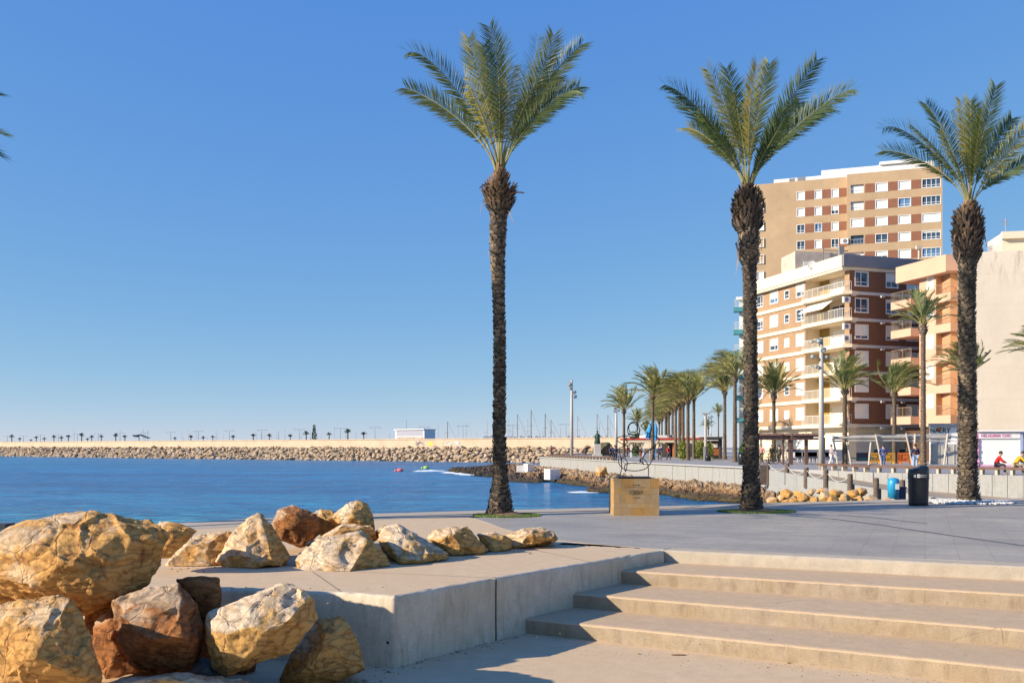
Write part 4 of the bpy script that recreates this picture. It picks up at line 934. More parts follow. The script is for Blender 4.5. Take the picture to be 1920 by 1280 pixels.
def brickm(name, c1, c2, bw=.5, rh=.14):
    m, t, b = nt(name); v = coords(t, geo=True)
    n1 = noisetex(t, v, .25, 6, .65); n2 = noisetex(t, coords(t, (1, 1, 5), geo=True), 3.0, 6, .7)
    c = ramp(t, n2, [(.3, c2), (.7, c1)])
    c = mixc(t, 1.0, c, ramp(t, n1, [(.3, (.86, .86, .86)), (.7, (1.1, 1.08, 1.06))]), 'MULTIPLY')
    sz = N(t, 'ShaderNodeSeparateXYZ', {'Vector': v}).outputs[2]
    l = math_(t, 'FRACT', math_(t, 'DIVIDE', sz, rh*1.0)); ln = ramp(t, l, [(.0, (.72,.7,.68)), (.14, (.72,.7,.68)), (.2, (1,1,1))])
    c = mixc(t, .6, c, mixc(t, 1.0, c, ln, 'MULTIPLY'))
    t.links.new(c, b.inputs['Base Color']); b.inputs['Roughness'].default_value = .85; b.inputs['Specular IOR Level'].default_value = .25
    bump(t, b, n2, .4, .03); return m
M_BRK = brickm('brick_orange', (.40,.265,.165), (.31,.20,.12)); M_BRKD = brickm('brick_shaded', (.25,.12,.068), (.17,.078,.042))  # darker copy of the brick puts the right facade's shade into its colour
M_BRKT = brickm('brick_sand', (.52,.375,.235), (.42,.30,.18)); M_CREAM = M('cream_render', (.78,.67,.50), (.70,.59,.42), .4, .8, .2, 6)
M_OCH = M('ochre_render', (.36,.24,.05), (.28,.18,.04), .6, .8); M_ORN = M('orange_render', (.60,.38,.27), (.53,.33,.23), .35, .85, .2, 5)
M_ORND = brickm('orange_brick', (.56,.33,.19), (.47,.26,.15)); M_BRN = M('brown_panel', (.27,.11,.06), (.22,.09,.05), 1.0, .8); M_GREY = M('slate_fascia', (.24,.235,.25), (.19,.185,.20), .8, .7)
def ac_unit(root, fr, u, z, n, s=1.0):
    mb = MB(); fr.box(mb, u-.42*s, u+.42*s, z, z+.62*s, n, n+.32); c = Vector(fr.p(u-.1, n+.34, z+.31*s)); a = MB()
    o = mb.build('air_conditioner', M_FRAME, root); r = [c+fr.u*math.cos(i*.5236)*.23*s+Vector((0,0,math.sin(i*.5236)*.23*s)) for i in range(12)]
    a.add(r+[q+fr.n*.03 for q in r], [tuple(range(12)), tuple(range(23,11,-1))]+[(i,(i+1)%12,12+(i+1)%12,12+i) for i in range(12)])
    a.build('fan', M('fan_grey', (.2,.2,.21)), o)
# ---- brown brick corner block
O = Vector((35.6, 100, 0)); a_ = Vector((-.299, .954, 0)); b_ = Vector((.954, .299, 0))
bk = thing('apartment_building', tuple(O), 'seven storey brown brick corner block with cream bands and corner balconies', 'building')
FL = Fr(O+b_*.6, a_, -b_); FR = Fr(O+a_*.12, b_, -a_)
zk = [3.7+2.87*k for k in range(7)]; zr = 20.9
cols = [(1419,1431),(1444,1459),(1471,1480),(1493,1508)]
uL = [(FL.U(b), FL.U(a)) for a, b in cols]; ops = []; wins = []
uL = [(min(a,b), max(a,b)) for a, b in uL]
for k in range(6):
    z = zk[k]
    for j, (u0, u1) in enumerate(uL):
        z0, z1 = (z+1.0, z+2.4) if j != 2 else (z+1.3, z+2.35)
        if j == 2 : z0, z1 = z+1.15, z+2.15
        ops.append((u0, u1, z0, z1)); wins.append((u0, u1, z0, z1, k, j))
w = MB(); s0 = FL.U(1510.5); s1 = 18.4
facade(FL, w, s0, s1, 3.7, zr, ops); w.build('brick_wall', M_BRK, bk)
kinds = ['SSSS','SSGS','SSSS','SHSS','CSGG','GHGH']
for u0, u1, z0, z1, k, j in wins: window(bk, FL, u0, u1, z0, z1, kinds[k][j], 1 if j == 2 else 2)
uR = [tuple(sorted((FR.U(a), FR.U(b)))) for a, b in [(1603,1628),(1661,1684)]]+[tuple(sorted((FR.U(1700), FR.U(1722))))]
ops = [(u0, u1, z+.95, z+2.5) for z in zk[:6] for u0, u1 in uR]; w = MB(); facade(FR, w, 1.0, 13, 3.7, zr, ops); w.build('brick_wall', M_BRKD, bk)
kr = ['SSS','SSS','SSS','HHS','GCS','GHS']
for k in range(6):
    for j, (u0, u1) in enumerate(uR): window(bk, FR, u0, u1, zk[k]+.95, zk[k]+2.5, kr[k][j] if k != 3 else 'Q')
# shell behind, corner recess
w = MB()
facade(Fr(O+b_*2.6, a_, -b_), w, .9, s0, 3.7, zr, [(1.3, s0-2.0, z+.15, z+2.35) for z in zk[:6]])
Fr(O+a_*s0, b_, -a_); fs = Fr(O+a_*s0, b_, -a_); facade(fs, w, .6, 2.6, 3.7, zr, [], 0); w.build('recess_wall', M_CREAM, bk)
w = MB(); fo_ = Fr(O+b_*2.57, a_, -b_)
for z in zk[:6]: fo_.box(w, s0-1.7, s0-.02, z+.35, z+2.87, .0, .06)
w.build('ochre_panel', M_OCH, bk)
w = MB(); fc = Fr(O+b_*1.0, a_, -b_); facade(fc, w, .12, .95, 3.7, zr, [], 0); fi = Fr(O+a_*.95, b_, a_); facade(fi, w, 1.0, 2.6, 3.7, zr, [], 0); w.build('corner_pier', M_BRK, bk)
fw = Fr(O+b_*2.6, a_, -b_)
for k in range(6):
    d = MB(); z = zk[k]; fw.box(d, 1.3, s0-2.0, z+.3, z+2.35, -.3, -.15); o = d.build('balcony_door', M_SHUT if k in (0, 1, 2, 3, 5) else M_GLASS, bk)
    d = MB()
    fw.box(d, 1.25, s0-1.95, z+2.28, z+2.38, -.17, -.07)
    for q in range(4): u = 1.3+(s0-3.3)*q/3; fw.box(d, u-.05, u+.05, z+.3, z+2.35, -.16, -.08)
    d.build('door_frame', M_FRAME, o)
bands = MB()
for k in range(6):
    z = zk[k]; FL.box(bands, s0, s1+.05, z-.05, z+.33, -.2, .14)
bands.build('floor_band', M_CREAM, bk); bands = MB()
M_BANDR = M('band_grey_cream', (.60,.56,.52), (.5,.47,.44), .6)
for k in range(6):
    z = zk[k]; FR.box(bands, 1.0, 13, z-.02, z+.3, -.2, .12)
    for u in (1.2, uR[0][1]+1.5, 7.6): FR.box(bands, u, u+.45, z-.22, z-.02, -.1, .3)
bands.build('floor_band', M_BANDR, bk)
for k in range(6):
    z = zk[k]; s = MB()
    q = [O+a_*s0, O+a_*.9, O+b_*.05+a_*.05, O+b_*.98-a_*.35, O+b_*2.6+a_*.2, O+b_*2.6+a_*s0]
    s.prism([(p.x, p.y) for p in q], z-.04, z+.32); o = s.build('balcony', M_CREAM, bk)
    railing(o, [O+a_*(s0-.1)+b_*.06, O+a_*.95+b_*.06, O+b_*.12+a_*.1, O+b_*.95-a_*.27], z+.32, 1.0)
f_ = MB(); fr0 = Fr(O, a_, -b_); fr0.box(f_, 0, s1+.3, zr, 22.2, -1.4, .12); f_.build('roof_parapet', M_CREAM, bk)
f_ = MB(); Fr(O, b_, -a_).box(f_, .0, 13, zr+.1, 22.25, -1.2, .25); f_.build('roof_parapet', M_GREY, bk)
f_ = MB(); q = [O, O+a_*s1, O+a_*s1+b_*13, O+b_*13]; f_.prism([(p.x, p.y) for p in q], zr-.25, zr+.1); f_.build('roof', M_CREAM, bk)
f_ = MB(); q = [O+a_*1.2+b_*2.9, O+a_*(s1-.4)+b_*2.9, O+a_*(s1-.4)+b_*12.8, O+a_*1.2+b_*12.8]; f_.prism([(p.x, p.y) for p in q], 0, zr-.3); f_.build('core', M_CREAM, bk)
g_ = MB(); fg = Fr(O+b_*1.4, a_, -b_); fg.box(g_, .8, s1, 0, 3.66, -1, 0); fh = Fr(O+a_*.9, b_, -a_); fh.box(g_, 1.5, 13, 0, 3.66, -1, 0); g_.build('ground_floor', M_CREAM, bk)
g_ = MB(); fg.box(g_, .8, s1-6, .0, 1.25, .0, .04); fh.box(g_, 1.46, 13, .0, 1.25, 0, .04); g_.build('plinth_band', M('navy_paint', (.045,.06,.11), (.03,.04,.08)), bk)
for u in (2.2, 5.3, 8.6): 
    g_ = MB(); fg.box(g_, u, u+2.1, 1.35, 2.9, 0, .07); g_.build('shop_shutter', M_SHUT, bk)
for u in (2.2, 5.6): 
    g_ = MB(); fh.box(g_, u, u+2.5, .9, 3.0, 0.045, .09); g_.build('shop_shutter', M_SHUTG, bk)
for s in (-1,): pass
aw = MB(); A0 = O+a_*(s0-.3)+b_*.1; A1 = O+a_*2.6+b_*.1; z = zk[4]+2.75; v = [A0+b_*.9+Vector((0,0,z)), A1+b_*.9+Vector((0,0,z)), A1-b_*.7+Vector((0,0,z-1.15)), A0-b_*.7+Vector((0,0,z-1.15))]
aw.add(v+[p-Vector((0,0,.06)) for p in v], [(3,2,1,0),(4,5,6,7),(0,1,5,4),(1,2,6,5),(2,3,7,6),(3,0,4,7)]); aw.build('awning', M('awning_cloth', (.78,.74,.70)), bk)
for z in (zk[4]+1.9, zk[3]+.6, zk[3]+1.9): ac_unit(bk, Fr(O+a_*.14, b_, -a_), .5, z, .0)
# rooftop hut, dish
h = MB(); ph = P(1550, 490, 110); fq = Fr(Vector((ph.x, ph.y, 0)), (1, .12), (.12, -1)); fq.box(h, -3.9, 4.2, 19, 24.6, -4, 0); hut = solo(h, 'rooftop_hut', M('worn_plaster', (.62,.52,.43), (.42,.33,.27), .9, .9, .4), 'worn plaster hut with a small door on the roof of the brown brick block', 'rooftop hut')
d = MB(); fq.box(d, -2.9, -1.9, 21.6, 23.4, -.05, .04); d.build('door', M_SHUT, hut)
d = MB(); fq.box(d, 1.3, 1.9, 23.4, 25.2, .2, .6); fq.box(d, -.6, -.5, 23, 25, .2, .3); fq.box(d, -.5, 2.5, 24.7, 24.8, .2, .3); d.build('vent_pipe', M_GREY, hut)
def dish(c, r, d, label, root=None):
    mb = MB(); d = Vector(d).normalized(); a = d.cross(Vector((0, 0, 1))).normalized(); b = a.cross(d); n = 14
    ring = [c+(a*math.cos(i*6.283/n)+b*math.sin(i*6.283/n))*r for i in range(n)]
    mb.add(ring+[c-d*r*.35], [(i, (i+1) % n, n) for i in range(n)]); mb.add([p-d*.03 for p in ring]+[c-d*(r*.35+.03)], [((i+1) % n, i, n) for i in range(n)])
    mb.tube([c-d*r*.35, c+d*r*.6], .02, 4); mb.tube([c-d*r*.3, c-d*r*.3-Vector((0, 0, r*1.4))], .035, 5)
    return solo(mb, 'satellite_dish', M('dish_grey', (.42,.40,.40)), label, 'satellite dish')
dish(Vector(FL.p(FL.U(1532), .75, FL.Z(497, 1532))), .5, (-.7, -.7, .3), 'round satellite dish on the cream roof edge of the brown brick block')
# ---- turquoise balconies building
tb = thing('apartment_building', tuple(P(1396, 858, 121)), 'narrow white block with turquoise balcony slabs behind the big palm', 'building')
T0 = P(1421, 838, 119); FT = Fr(Vector((T0.x, T0.y, 0)), (-1, .25), (-.25, -1)); uw = FT.U(1386)
w = MB(); facade(FT, w, 0, uw, 0, 20.5, [(.5, uw-.6, EZ+(838-y)*119/F_+.5, EZ+(838-y)*119/F_+2.2) for y in (788,746,706,665,623,581)], .3); FT.box(w, 0, uw, 0, 20.4, -8, -.4); w.build('wall', white, tb)
tq = M('turquoise_paint', (.05,.25,.30), (.04,.19,.24), 1)
for i, y in enumerate((788,746,706,665,623,581)):
    z = EZ+(838-y)*119/F_; s = MB(); FT.box(s, -.2, uw+.7, z-.28, z+.28, 0, 1.3); o = s.build('balcony', tq, tb)
    railing(o, [FT.p(0, 1.2, 0), FT.p(uw+.6, 1.2, 0), FT.p(uw+.6, 0, 0)], z+.28, .95)
    window(tb, FT, .5, uw-.6, z+.5, z+2.2, 'GSCSGS'[i])
s = MB(); FT.box(s, -.2, uw+.4, 20.4, 20.7, -.4, .9); s.build('roof', white, tb)
# ---- tower
c_ = Vector((-.949, .315, 0)); TO = Vector((71.9, 155, 0)); tn = Vector((-.315, -.949, 0))
tw = thing('apartment_tower', tuple(TO), 'tall sand brick tower with white windows and red brown panels rising behind', 'building')
TF = Fr(TO, c_, tn); TL = Fr(TO-tn*1.5, c_, tn); uS = TF.U(1588); uE = TL.U(1398)
def zt(k): return 46.5-2.9*k
rowsn = 14
colR = [('W',1595,1619.5,'L'),('B',1622,1640,''),('W',1641.5,1664.5,''),('B',1665,1683,''),('W',1684,1707.5,''),('B',1709,1727,''),('W',1728.5,1764,'V')]
colL = [('W',1494,1509,''),('B',1509.5,1527,''),('W',1527.5,1541,''),('B',1541.5,1558,''),('W',1558.5,1572.5,''),('B',1573,1587,'')]
rowk = [('L','S','S','G'),('L','S','G','G'),('S','S','S','S'),('G','G','S','C'),('L','H','S','G')]
def tower_rows(fr, cols, u0, u1, nm):
    ops = []; items = []
    for k in range(rowsn):
        for c in cols:
            a, b = sorted((fr.U(c[1]), fr.U(c[2]))); z1 = zt(k); z0 = z1-1.5
            if c[0] == 'W': ops.append((a, b, z0, z1))
            items.append((c, a, b, z0, z1, k))
    w = MB(); facade(fr, w, u0, u1, 0, 48.4, ops, .25); w.build(nm, M_BRKT, tw)
    for c, a, b, z0, z1, k in items:
        if c[0] == 'B' and k < 7: bp = MB(); fr.box(bp, a, b, z0, z1, -.1, .035); bp.build('brown_panel', M_BRN, tw)
    return items
def lk(x): return x
for fr, cols, u0, u1 in ((TF, colR, 0, uS), (TL, colL, uS, uE)):
    for c, a, b, z0, z1, k in tower_rows(fr, cols, u0, u1, 'brick_wall'):
        if c[0] == 'B' or k > 6: continue
        if c[3] == 'L' and k != 2:
            g = MB(); fr.box(g, a, b, z0, z1, -.46, -.36); o = g.build('loggia', white if k != 3 else M_GLASS, tw); railing(o, [fr.p(a, .02, 0), fr.p(b, .02, 0)], z0, .8, step=.5)
            continue
        if fr is TF: idx = [1641.5,1684,1728.5].index(c[1])+1 if c[1] in (1641.5,1684,1728.5) else 0; kd = rowk[k % 5][idx]
        else: kd = ['SSS','SSH','GGS','GSG','SSS'][k % 5][[1494,1527.5,1558.5].index(c[1])]
        if kd == 'L': kd = 'S'
        if c[3] == 'V': kd = ['G','G','S','C','G'][k % 5]
        window(tw, fr, a, b, z0, z1, kd, 4 if c[3] == 'V' else 2)
w = MB(); sf = Fr(TO+c_*uS, -tn, c_); facade(sf, w, 0, 1.6, 0, 48.4, [], 0); w.build('side_strip', M('peach_render', (.72,.55,.38), (.66,.5,.34), .5), tw)
for k in range(5):
    a, b = sorted((TL.U(1419.5), TL.U(1432.5))); z1 = 44.9-2.95*k-(.3 if k else 0); window(tw, TL, a, b, z1-1.5, z1, 'GSGGS'[k], n0=.17)
w = MB(); q = [TF.p(.02, -.5, 0), TF.p(uS, -.5, 0), TL.p(uS, -.4, 0), TL.p(uE-.02, -.4, 0), TL.p(uE-.02, -16, 0), TF.p(.02, -16, 0)]; w.prism([(p[0], p[1]) for p in q], 0, 47.9); w.build('core', M_BRKT, tw)
w = MB(); a, b = sorted((TF.U(1756), TF.U(1540))); TF.box(w, a, b, 47.9, 50.3, -9, -3.0); a, b = sorted((TF.U(1540), TF.U(1449))); TL.box(w, a, b, 47.9, 49.6, -8, -2.2)
a, b = sorted((TF.U(1722), TF.U(1651))); TF.box(w, a, b, 50.3, 50.8, -8, -2.6); w.build('penthouse', white, tw)
w = MB(); a = TL.U(1506); TL.box(w, a-.4, a+1.0, 48.4, 49.3, -1.6, -1.0); TL.box(w, a+1.4, a+2.4, 48.4, 49.2, -1.6, -1.0); w.build('roof_unit', M_GREY, tw)
ac_unit(tw, TF, TF.U(1583), zt(3)-1.35, .0, 1.5)
# ---- orange block
OO = Vector((43.0, 92, 0)); ob = thing('apartment_building', tuple(OO), 'orange rendered block with stacked balconies between the brown brick block and the beige wall', 'building')
OA = Fr(OO, a_, -b_); OB = Fr(OO, (1, .02), (.02, -1))
def zo(i): return 4.6+3.05*i
sE = OA.U(1679.5); sw0, sw1 = sorted((OA.U(1743), OA.U(1712)))
w = MB(); OA.box(w, -.0, sE, 18.9, 20.6, -3, .0); OB.box(w, .0, 3.4, 19.0, 20.6, -3, 0); w.build('roof_parapet', M_ORN, ob)
w = MB(); ops = [(sw0+.35, sw0+1.25, zo(i)+.9, zo(i)+2.3) for i in range(5)]; fw2 = Fr(OO+b_*.8, a_, -b_); facade(fw2, w, sw0, sw1, 3.6, 18.9, ops); w.build('wall', M_ORN, ob)
for i in range(5): window(ob, fw2, sw0+.35, sw0+1.25, zo(i)+.9, zo(i)+2.3, 'SSSGS'[i], 1)
w = MB(); fb2 = Fr(OO+b_*3.0, a_, -b_); facade(fb2, w, -.2, sE, 3.6, 18.9, [], 0); w.build('recess_wall', M_ORND, ob)
w = MB(); OB.box(w, .9, 12, 3.6, 18.99, -6, -.9); fs2 = Fr(OO+b_*.8+a_*sw1, b_, a_)
OA.box(w, sw0, sw0+.12, 3.6, 18.9, -3, -.81); OA.box(w, sw1-.12, sw1, 3.6, 18.9, -3, -.81); w.build('brick_wall', M_ORND, ob)
for i in range(5):
    z = zo(i)
    for (u0, u1, nn) in ((0.02, sw0, -.6), (sw1, sE+.4, .3)):
        s = MB(); OA.box(s, u0, u1, z-.72, z+.1, -3, nn); o = s.build('balcony', M_ORN, ob)
        railing(o, [OA.p(u0, nn-.05, 0), OA.p(u1, nn-.05, 0)], z+.1, .95, M('rail_bronze', (.28,.22,.16)), step=.2)
w = MB(); OA.box(w, -.2, sE, 0, 3.6, -4, -1.2); w.build('ground_floor', M('brown_shopfront', (.10,.05,.03), (.05,.03,.02)), ob)
# ---- beige wall block
bwd = Vector((.985, -.17, 0)); BO = Vector((P(1796, 838, 86).x, 86, 0)); bf = Fr(BO, bwd, (-.17, -.985))
bg_ = thing('building', tuple(BO), 'large windowless beige rendered wall behind the ice cream kiosk at the right', 'building')
m, t, b = nt('beige_render'); v = coords(t, geo=True)
c = ramp(t, noisetex(t, v, .22, 8, .6), [(.3, (.66,.56,.44)), (.7, (.76,.66,.53))]); sz = N(t, 'ShaderNodeSeparateXYZ', {'Vector': v}).outputs[2]
st_ = math_(t, 'MULTIPLY', ramp(t, noisetex(t, coords(t, (1.6, 1.6, .25), geo=True), 1.5, 8, .7), [(.48, (0,0,0)), (.62, (.8,.8,.8))]), ramp(t, math_(t, 'DIVIDE', sz, 20.0), [(.80, (0,0,0)), (.98, (1,1,1))]))
c = mixc(t, st_, c, (.33,.28,.22)); hb = math_(t, 'FRACT', math_(t, 'DIVIDE', sz, 2.9)); c = mixc(t, ramp(t, hb, [(0, (.25,.25,.25)), (.12, (0,0,0))]), c, (.60,.47,.38))
t.links.new(c, b.inputs['Base Color']); b.inputs['Roughness'].default_value = .9; bump(t, b, noisetex(t, v, 3, 6, .7), .4, .05)
w = MB(); q = [BO, BO+bwd*26, BO+bwd*26+Vector((10,12,0)), BO+Vector((6.6,12,0))]; w.prism([(p.x, p.y) for p in q], 0, 19.5); w.build('wall', m, bg_)
w = MB(); u0 = bf.U(1893); bf.box(w, u0, u0+6, 19.5, 21.6, -6, -2); bf.box(w, u0-.1, u0+6, 21.0, 21.65, -2, -1.6); w.build('stair_house', M_CREAM, bg_)
w = MB(); w.add([bf.p(u0-1.2, -3, 19.5), bf.p(u0, -3, 19.5), bf.p(u0, -3, 20.7), bf.p(u0-1.2, -2.6, 19.5), bf.p(u0, -2.6, 19.5), bf.p(u0, -2.6, 20.7)], [(0,1,2),(5,4,3),(0,3,4,1),(1,4,5,2),(2,5,3,0)]); w.build('ramp_wall', M_CREAM, bg_)
q = Vector(bf.p(bf.U(1907), -3, 21.6)); w = MB(); w.tube([q, q+Vector((0,0,1.6))], .03, 5)
for i in range(5): w.tube([q+Vector((-.35+.06*i, 0, 1.0+.13*i)), q+Vector((.35-.06*i, 0, 1.0+.13*i))], .018, 4)
w.tube([q+Vector((-.5,0,1.3)), q+Vector((.5,.3,1.35))], .02, 4); solo(w, 'roof_antenna', M('antenna_metal', (.45,.4,.38)), 'television antenna on the stair house above the beige wall', 'antenna')
dish(Vector(bf.p(bf.U(1863), -.6, 19.9)), .38, (-.5, -.8, .3), 'white satellite dish on the edge of the beige wall')
w = MB(); w.tube([P(1723, 500, 118), P(1723, 466, 118)], .13, 8); w.box(P(1723, 466, 118).x-.35, P(1723, 466, 118).x+.3, 117.8, 118.2, P(1723, 466, 118).z-.1, P(1723, 466, 118).z+.35); w.tube([P(1723, 500, 118), Vector((P(1723,500,118).x, 118, 2))], .13, 8)
solo(w, 'chimney_pipe', M('pipe_cream', (.6,.5,.4)), 'slim cream chimney pipe between the brown brick block and the tower', 'chimney')
# ------------------------------------------------------------- small things
def text(s, size, loc, rz, mat, parent, name='lettering', ext=.01, rx=math.pi/2):
    cu = bpy.data.curves.new(name, 'FONT'); cu.body = s; cu.size = size; cu.extrude = ext; cu.align_x = 'CENTER'; cu.offset = size*.012
    tmp = bpy.data.objects.new('t', cu); COL.objects.link(tmp); dg = bpy.context.evaluated_depsgraph_get(); me = bpy.data.meshes.new_from_object(tmp.evaluated_get(dg)); bpy.data.objects.remove(tmp)
    me.materials.clear(); me.materials.append(mat); o = bpy.data.objects.new(name, me); COL.objects.link(o)
    o.parent = parent; o.location = Vector(loc)-Vector(parent.location)-(Vector(parent.parent.location) if parent.parent else Vector()); o.rotation_euler = (rx, 0, rz); return o
# yellow stone plinth and wire sculpture
a = G(1151.5, 966.5); b = G(1236, 965.5); Yp = a.y; W_ = X_(1236, Yp)-a.x; H_ = zp(897, Yp)
pl = thing('plinth', (a.x+W_/2, Yp+.5, 0), 'yellow sandstone clad plinth with small dark inscription, carrying the wire sculpture', 'plinth')
m, t, bb = nt('sandstone'); tn_ = N(t, 'ShaderNodeAttribute', attribute_name='tint').outputs['Fac']; v = coords(t)
c = ramp(t, tn_, [(0, (.31,.195,.09)), (.35, (.37,.25,.125)), (.7, (.37,.225,.08)), (1, (.38,.20,.055))]); c = mixc(t, 1.0, c, ramp(t, noisetex(t, v, 9, 6, .7), [(.3,(.85,.85,.85)),(.7,(1.1,1.1,1.1))]), 'MULTIPLY')
t.links.new(c, bb.inputs['Base Color']); bb.inputs['Roughness'].default_value = .7; bump(t, bb, noisetex(t, v, 40, 5, .7), .3, .005)
rr = random.Random(8); s = MB(); s.box(a.x+.01, a.x+W_-.01, Yp+.01, Yp+.99, 0, H_-.01, .3)
def tiles(fn, L, Hh):
    z = 0.0; r = 0
    while z < Hh-.01:
        h = min([.17,.11,.19,.14,.16][r % 5], Hh-z); x = 0.0
        if Hh-z-h < .05: h = Hh-z
        while x < L-.01:
            w = rr.uniform(.10, .30); w = L-x if L-x-w < .08 else w
            fn(x+.0012, x+w-.0012, z+.0012, z+h-.0012, rr.choice([.02,.2,.3,.35,.4,.4,.6,.75,1.0,.5])); x += w
        z += h; r += 1
tiles(lambda x0, x1, z0, z1, tt: s.box(a.x+x0, a.x+x1, Yp-.008-rr.uniform(0,.002), Yp+.02, z0, z1, tt), W_, H_)
tiles(lambda x0, x1, z0, z1, tt: s.box(a.x-.008-rr.uniform(0,.002), a.x+.02, Yp+x0, Yp+x1, z0, z1, tt), 1.0, H_)
s.build('stone_cladding', m, pl)
ins = MB()
def scrib(cx, z, n, w, h):
    x = cx-n*w*.62
    for i in range(n):
        if rr.random() < .12: x += w*1.2; continue
        ins.box(a.x+x, a.x+x+w*.18, Yp-.0125, Yp-.009, z, z+h); ins.box(a.x+x+w*.18, a.x+x+w*.8, Yp-.0125, Yp-.009, z+h*rr.choice([0,.42,.8]), z+h*rr.choice([0,.42,.8])+h*.2) if rr.random() < .8 else None
        if rr.random() < .6: ins.box(a.x+x+w*.62, a.x+x+w*.8, Yp-.0125, Yp-.009, z, z+h*rr.choice([.5,1]))
        x += w*1.24
scrib(.49, .66, 9, .014, .022); ins.box(a.x+.30, a.x+.70, Yp-.012, Yp-.009, .632, .636)
for i, n in enumerate((18, 17, 18, 12)): scrib(.48, .54-i*.026, n, .014, .017)
scrib(.49, .385, 9, .014, .018)
ins.build('inscription', M('engraved_dark', (.10,.06,.02)), pl)
SC = [(275,330,225,333,175,345,158,362,168,390,210,415,250,435,280,440),
 (500,345,545,338,590,342,618,370,608,400,575,435,530,465,475,510,445,550,432,585),
 (285,320,272,280,278,230,300,195,335,178,375,195,398,240,400,290,388,320),
 (300,290,285,260,290,215,320,190,355,200,378,235,375,270,350,290,310,292,290,275),
 (275,300,300,315,345,318,395,305,372,335,320,345,285,330,300,310,360,325,400,330,372,350,330,362,300,345),
 (415,225,450,190,495,188,525,215,532,260,515,300,490,320,478,345,510,330,515,315),
 (505,300,480,290,490,320,470,345),
 (245,310,240,360,262,390,250,420,240,435,200,455,178,470,188,530,200,590,205,640,210,675),
 (265,345,250,370,275,390,265,430,290,480,320,505),
 (275,440,330,405,345,450,370,500,390,475,420,500,350,430,330,490,300,500,380,510,410,495),
 (178,570,172,610,190,655,230,690,290,707,340,712,410,706,470,685,505,650,540,590,562,520,573,450,568,410),
 (195,575,225,570,250,585,268,620,262,680,250,718,242,700,240,665,255,640,300,628,350,625,400,630,412,610,405,595,420,573,450,585,480,620,495,660,500,720,496,795),
 (400,600,430,598,445,640),(420,573,405,605,425,620,448,645),
 (210,560,205,620,208,680,190,750,168,795),(440,570,470,520,500,490,540,470,575,450,578,430)]
sp_ = [(1130+x/5.817, 760+y/5.817) for r in SC for x, y in zip(r[::2], r[1::2])]
Ys = Yp+.45; sroot = thing('wire_sculpture', tuple(P(1186, 897, Ys)), 'dark metal wire sculpture of a seated figure standing on the yellow stone plinth', 'sculpture'); sc_ = MB()
for i, r in enumerate(SC):
    pts = [P(1130+x/5.817, 760+y/5.817, Ys+.05*math.sin(i*2.1+j*.5)) for j, (x, y) in enumerate(zip(r[::2], r[1::2]))]
    sm = []
    for j in range(len(pts)-1):
        p0 = pts[max(0, j-1)]; p1 = pts[j]; p2 = pts[j+1]; p3 = pts[min(len(pts)-1, j+2)]
        for k in range(5):
            t = k/5; sm.append(.5*((2*p1)+(p2-p0)*t+(2*p0-5*p1+4*p2-p3)*t*t+(3*p1-p0-3*p2+p3)*t**3))
    sm.append(pts[-1]); sc_.tube(sm, .010, 8)
M_IRON = M('dark_iron', (.045,.03,.03), (.03,.02,.02), 12, .45, .2, metal=.6); sc_.build('wire', M_IRON, sroot, smooth=True)
sb = MB(); q0 = P(1157, 897, Ys); q1 = P(1217, 897, Ys); sb.box(q0.x, q1.x, Ys-.3, Ys+.3, H_, H_+.03); sb.build('base_plate', M_IRON, sroot)
# litter bin
bp = G(1722, 947.5); bn = thing('litter_bin', tuple(bp), 'black plastic litter bin with a slanted hood and white sticker, left of the pebbled palm', 'litter bin')
M_BIN = M('bin_black', (.018,.02,.024), (.012,.013,.016), 6, .28, .15, 60); s = MB(); n = 28; hs = [(0,.23),(.02,.24),(.10,.243),(.68,.252),(.70,.258),(.80,.258)]
vs = []; 
for z, r in hs: vs += [(bp.x+math.cos(i*2*math.pi/n)*r, bp.y+math.sin(i*2*math.pi/n)*r*.9, z) for i in range(n)]
fs = [(j*n+i, j*n+(i+1) % n, (j+1)*n+(i+1) % n, (j+1)*n+i) for j in range(len(hs)-1) for i in range(n)]+[tuple(range(n))[::-1]]
s.add(vs, fs); s.build('body', M_BIN, bn, smooth=True)
s = MB(); vs = []
for f, r in ((0, 1.0), (.04, 1.0), (.10, .96), (.135, .8), (.15, .3)):
    for i in range(n):
        x = math.cos(i*2*math.pi/n); vs.append((bp.x+x*.258*r, bp.y+math.sin(i*2*math.pi/n)*r*.232, .80+f+.045*(x+1)*(f > 0)))
s.add(vs, [(j*n+i, j*n+(i+1) % n, (j+1)*n+(i+1) % n, (j+1)*n+i) for j in range(4) for i in range(n)]+[tuple(4*n+i for i in range(n))]); s.build('hood', M_BIN, bn, smooth=True)
s = MB(); s.tube([(bp.x, bp.y, .70), (bp.x, bp.y, .72)], [.264, .264], 28); s.build('rim', M_BIN, bn)
def curved(x0, x1, z0, z1, r, k=8):
    mb = MB(); v = []
    for i in range(k+1):
        x = x0+(x1-x0)*i/k; y = -math.sqrt(max(0, r*r-x*x))*.9-.004; v += [(bp.x+x, bp.y+y, z0), (bp.x+x, bp.y+y, z1)]
    vi = [(p[0], p[1]+.006, p[2]) for p in v]; q = len(v)
    mb.add(v+vi, [(2*i, 2*i+2, 2*i+3, 2*i+1) for i in range(k)]+[(q+2*i+1, q+2*i+3, q+2*i+2, q+2*i) for i in range(k)]+[(2*i, q+2*i, q+2*i+2, 2*i+2) for i in range(k)]+[(2*i+1, 2*i+3, q+2*i+3, q+2*i+1) for i in range(k)]); return mb
curved(-.10, .13, .735, .80, .259).build('slot', M('slot_cream', (.5,.45,.38)), bn); curved(-.12, -.06, .725, .815, .261).build('sticker', white, bn); curved(-.19, -.15, .73, .80, .260).build('round_emblem', M_SHUT, bn)
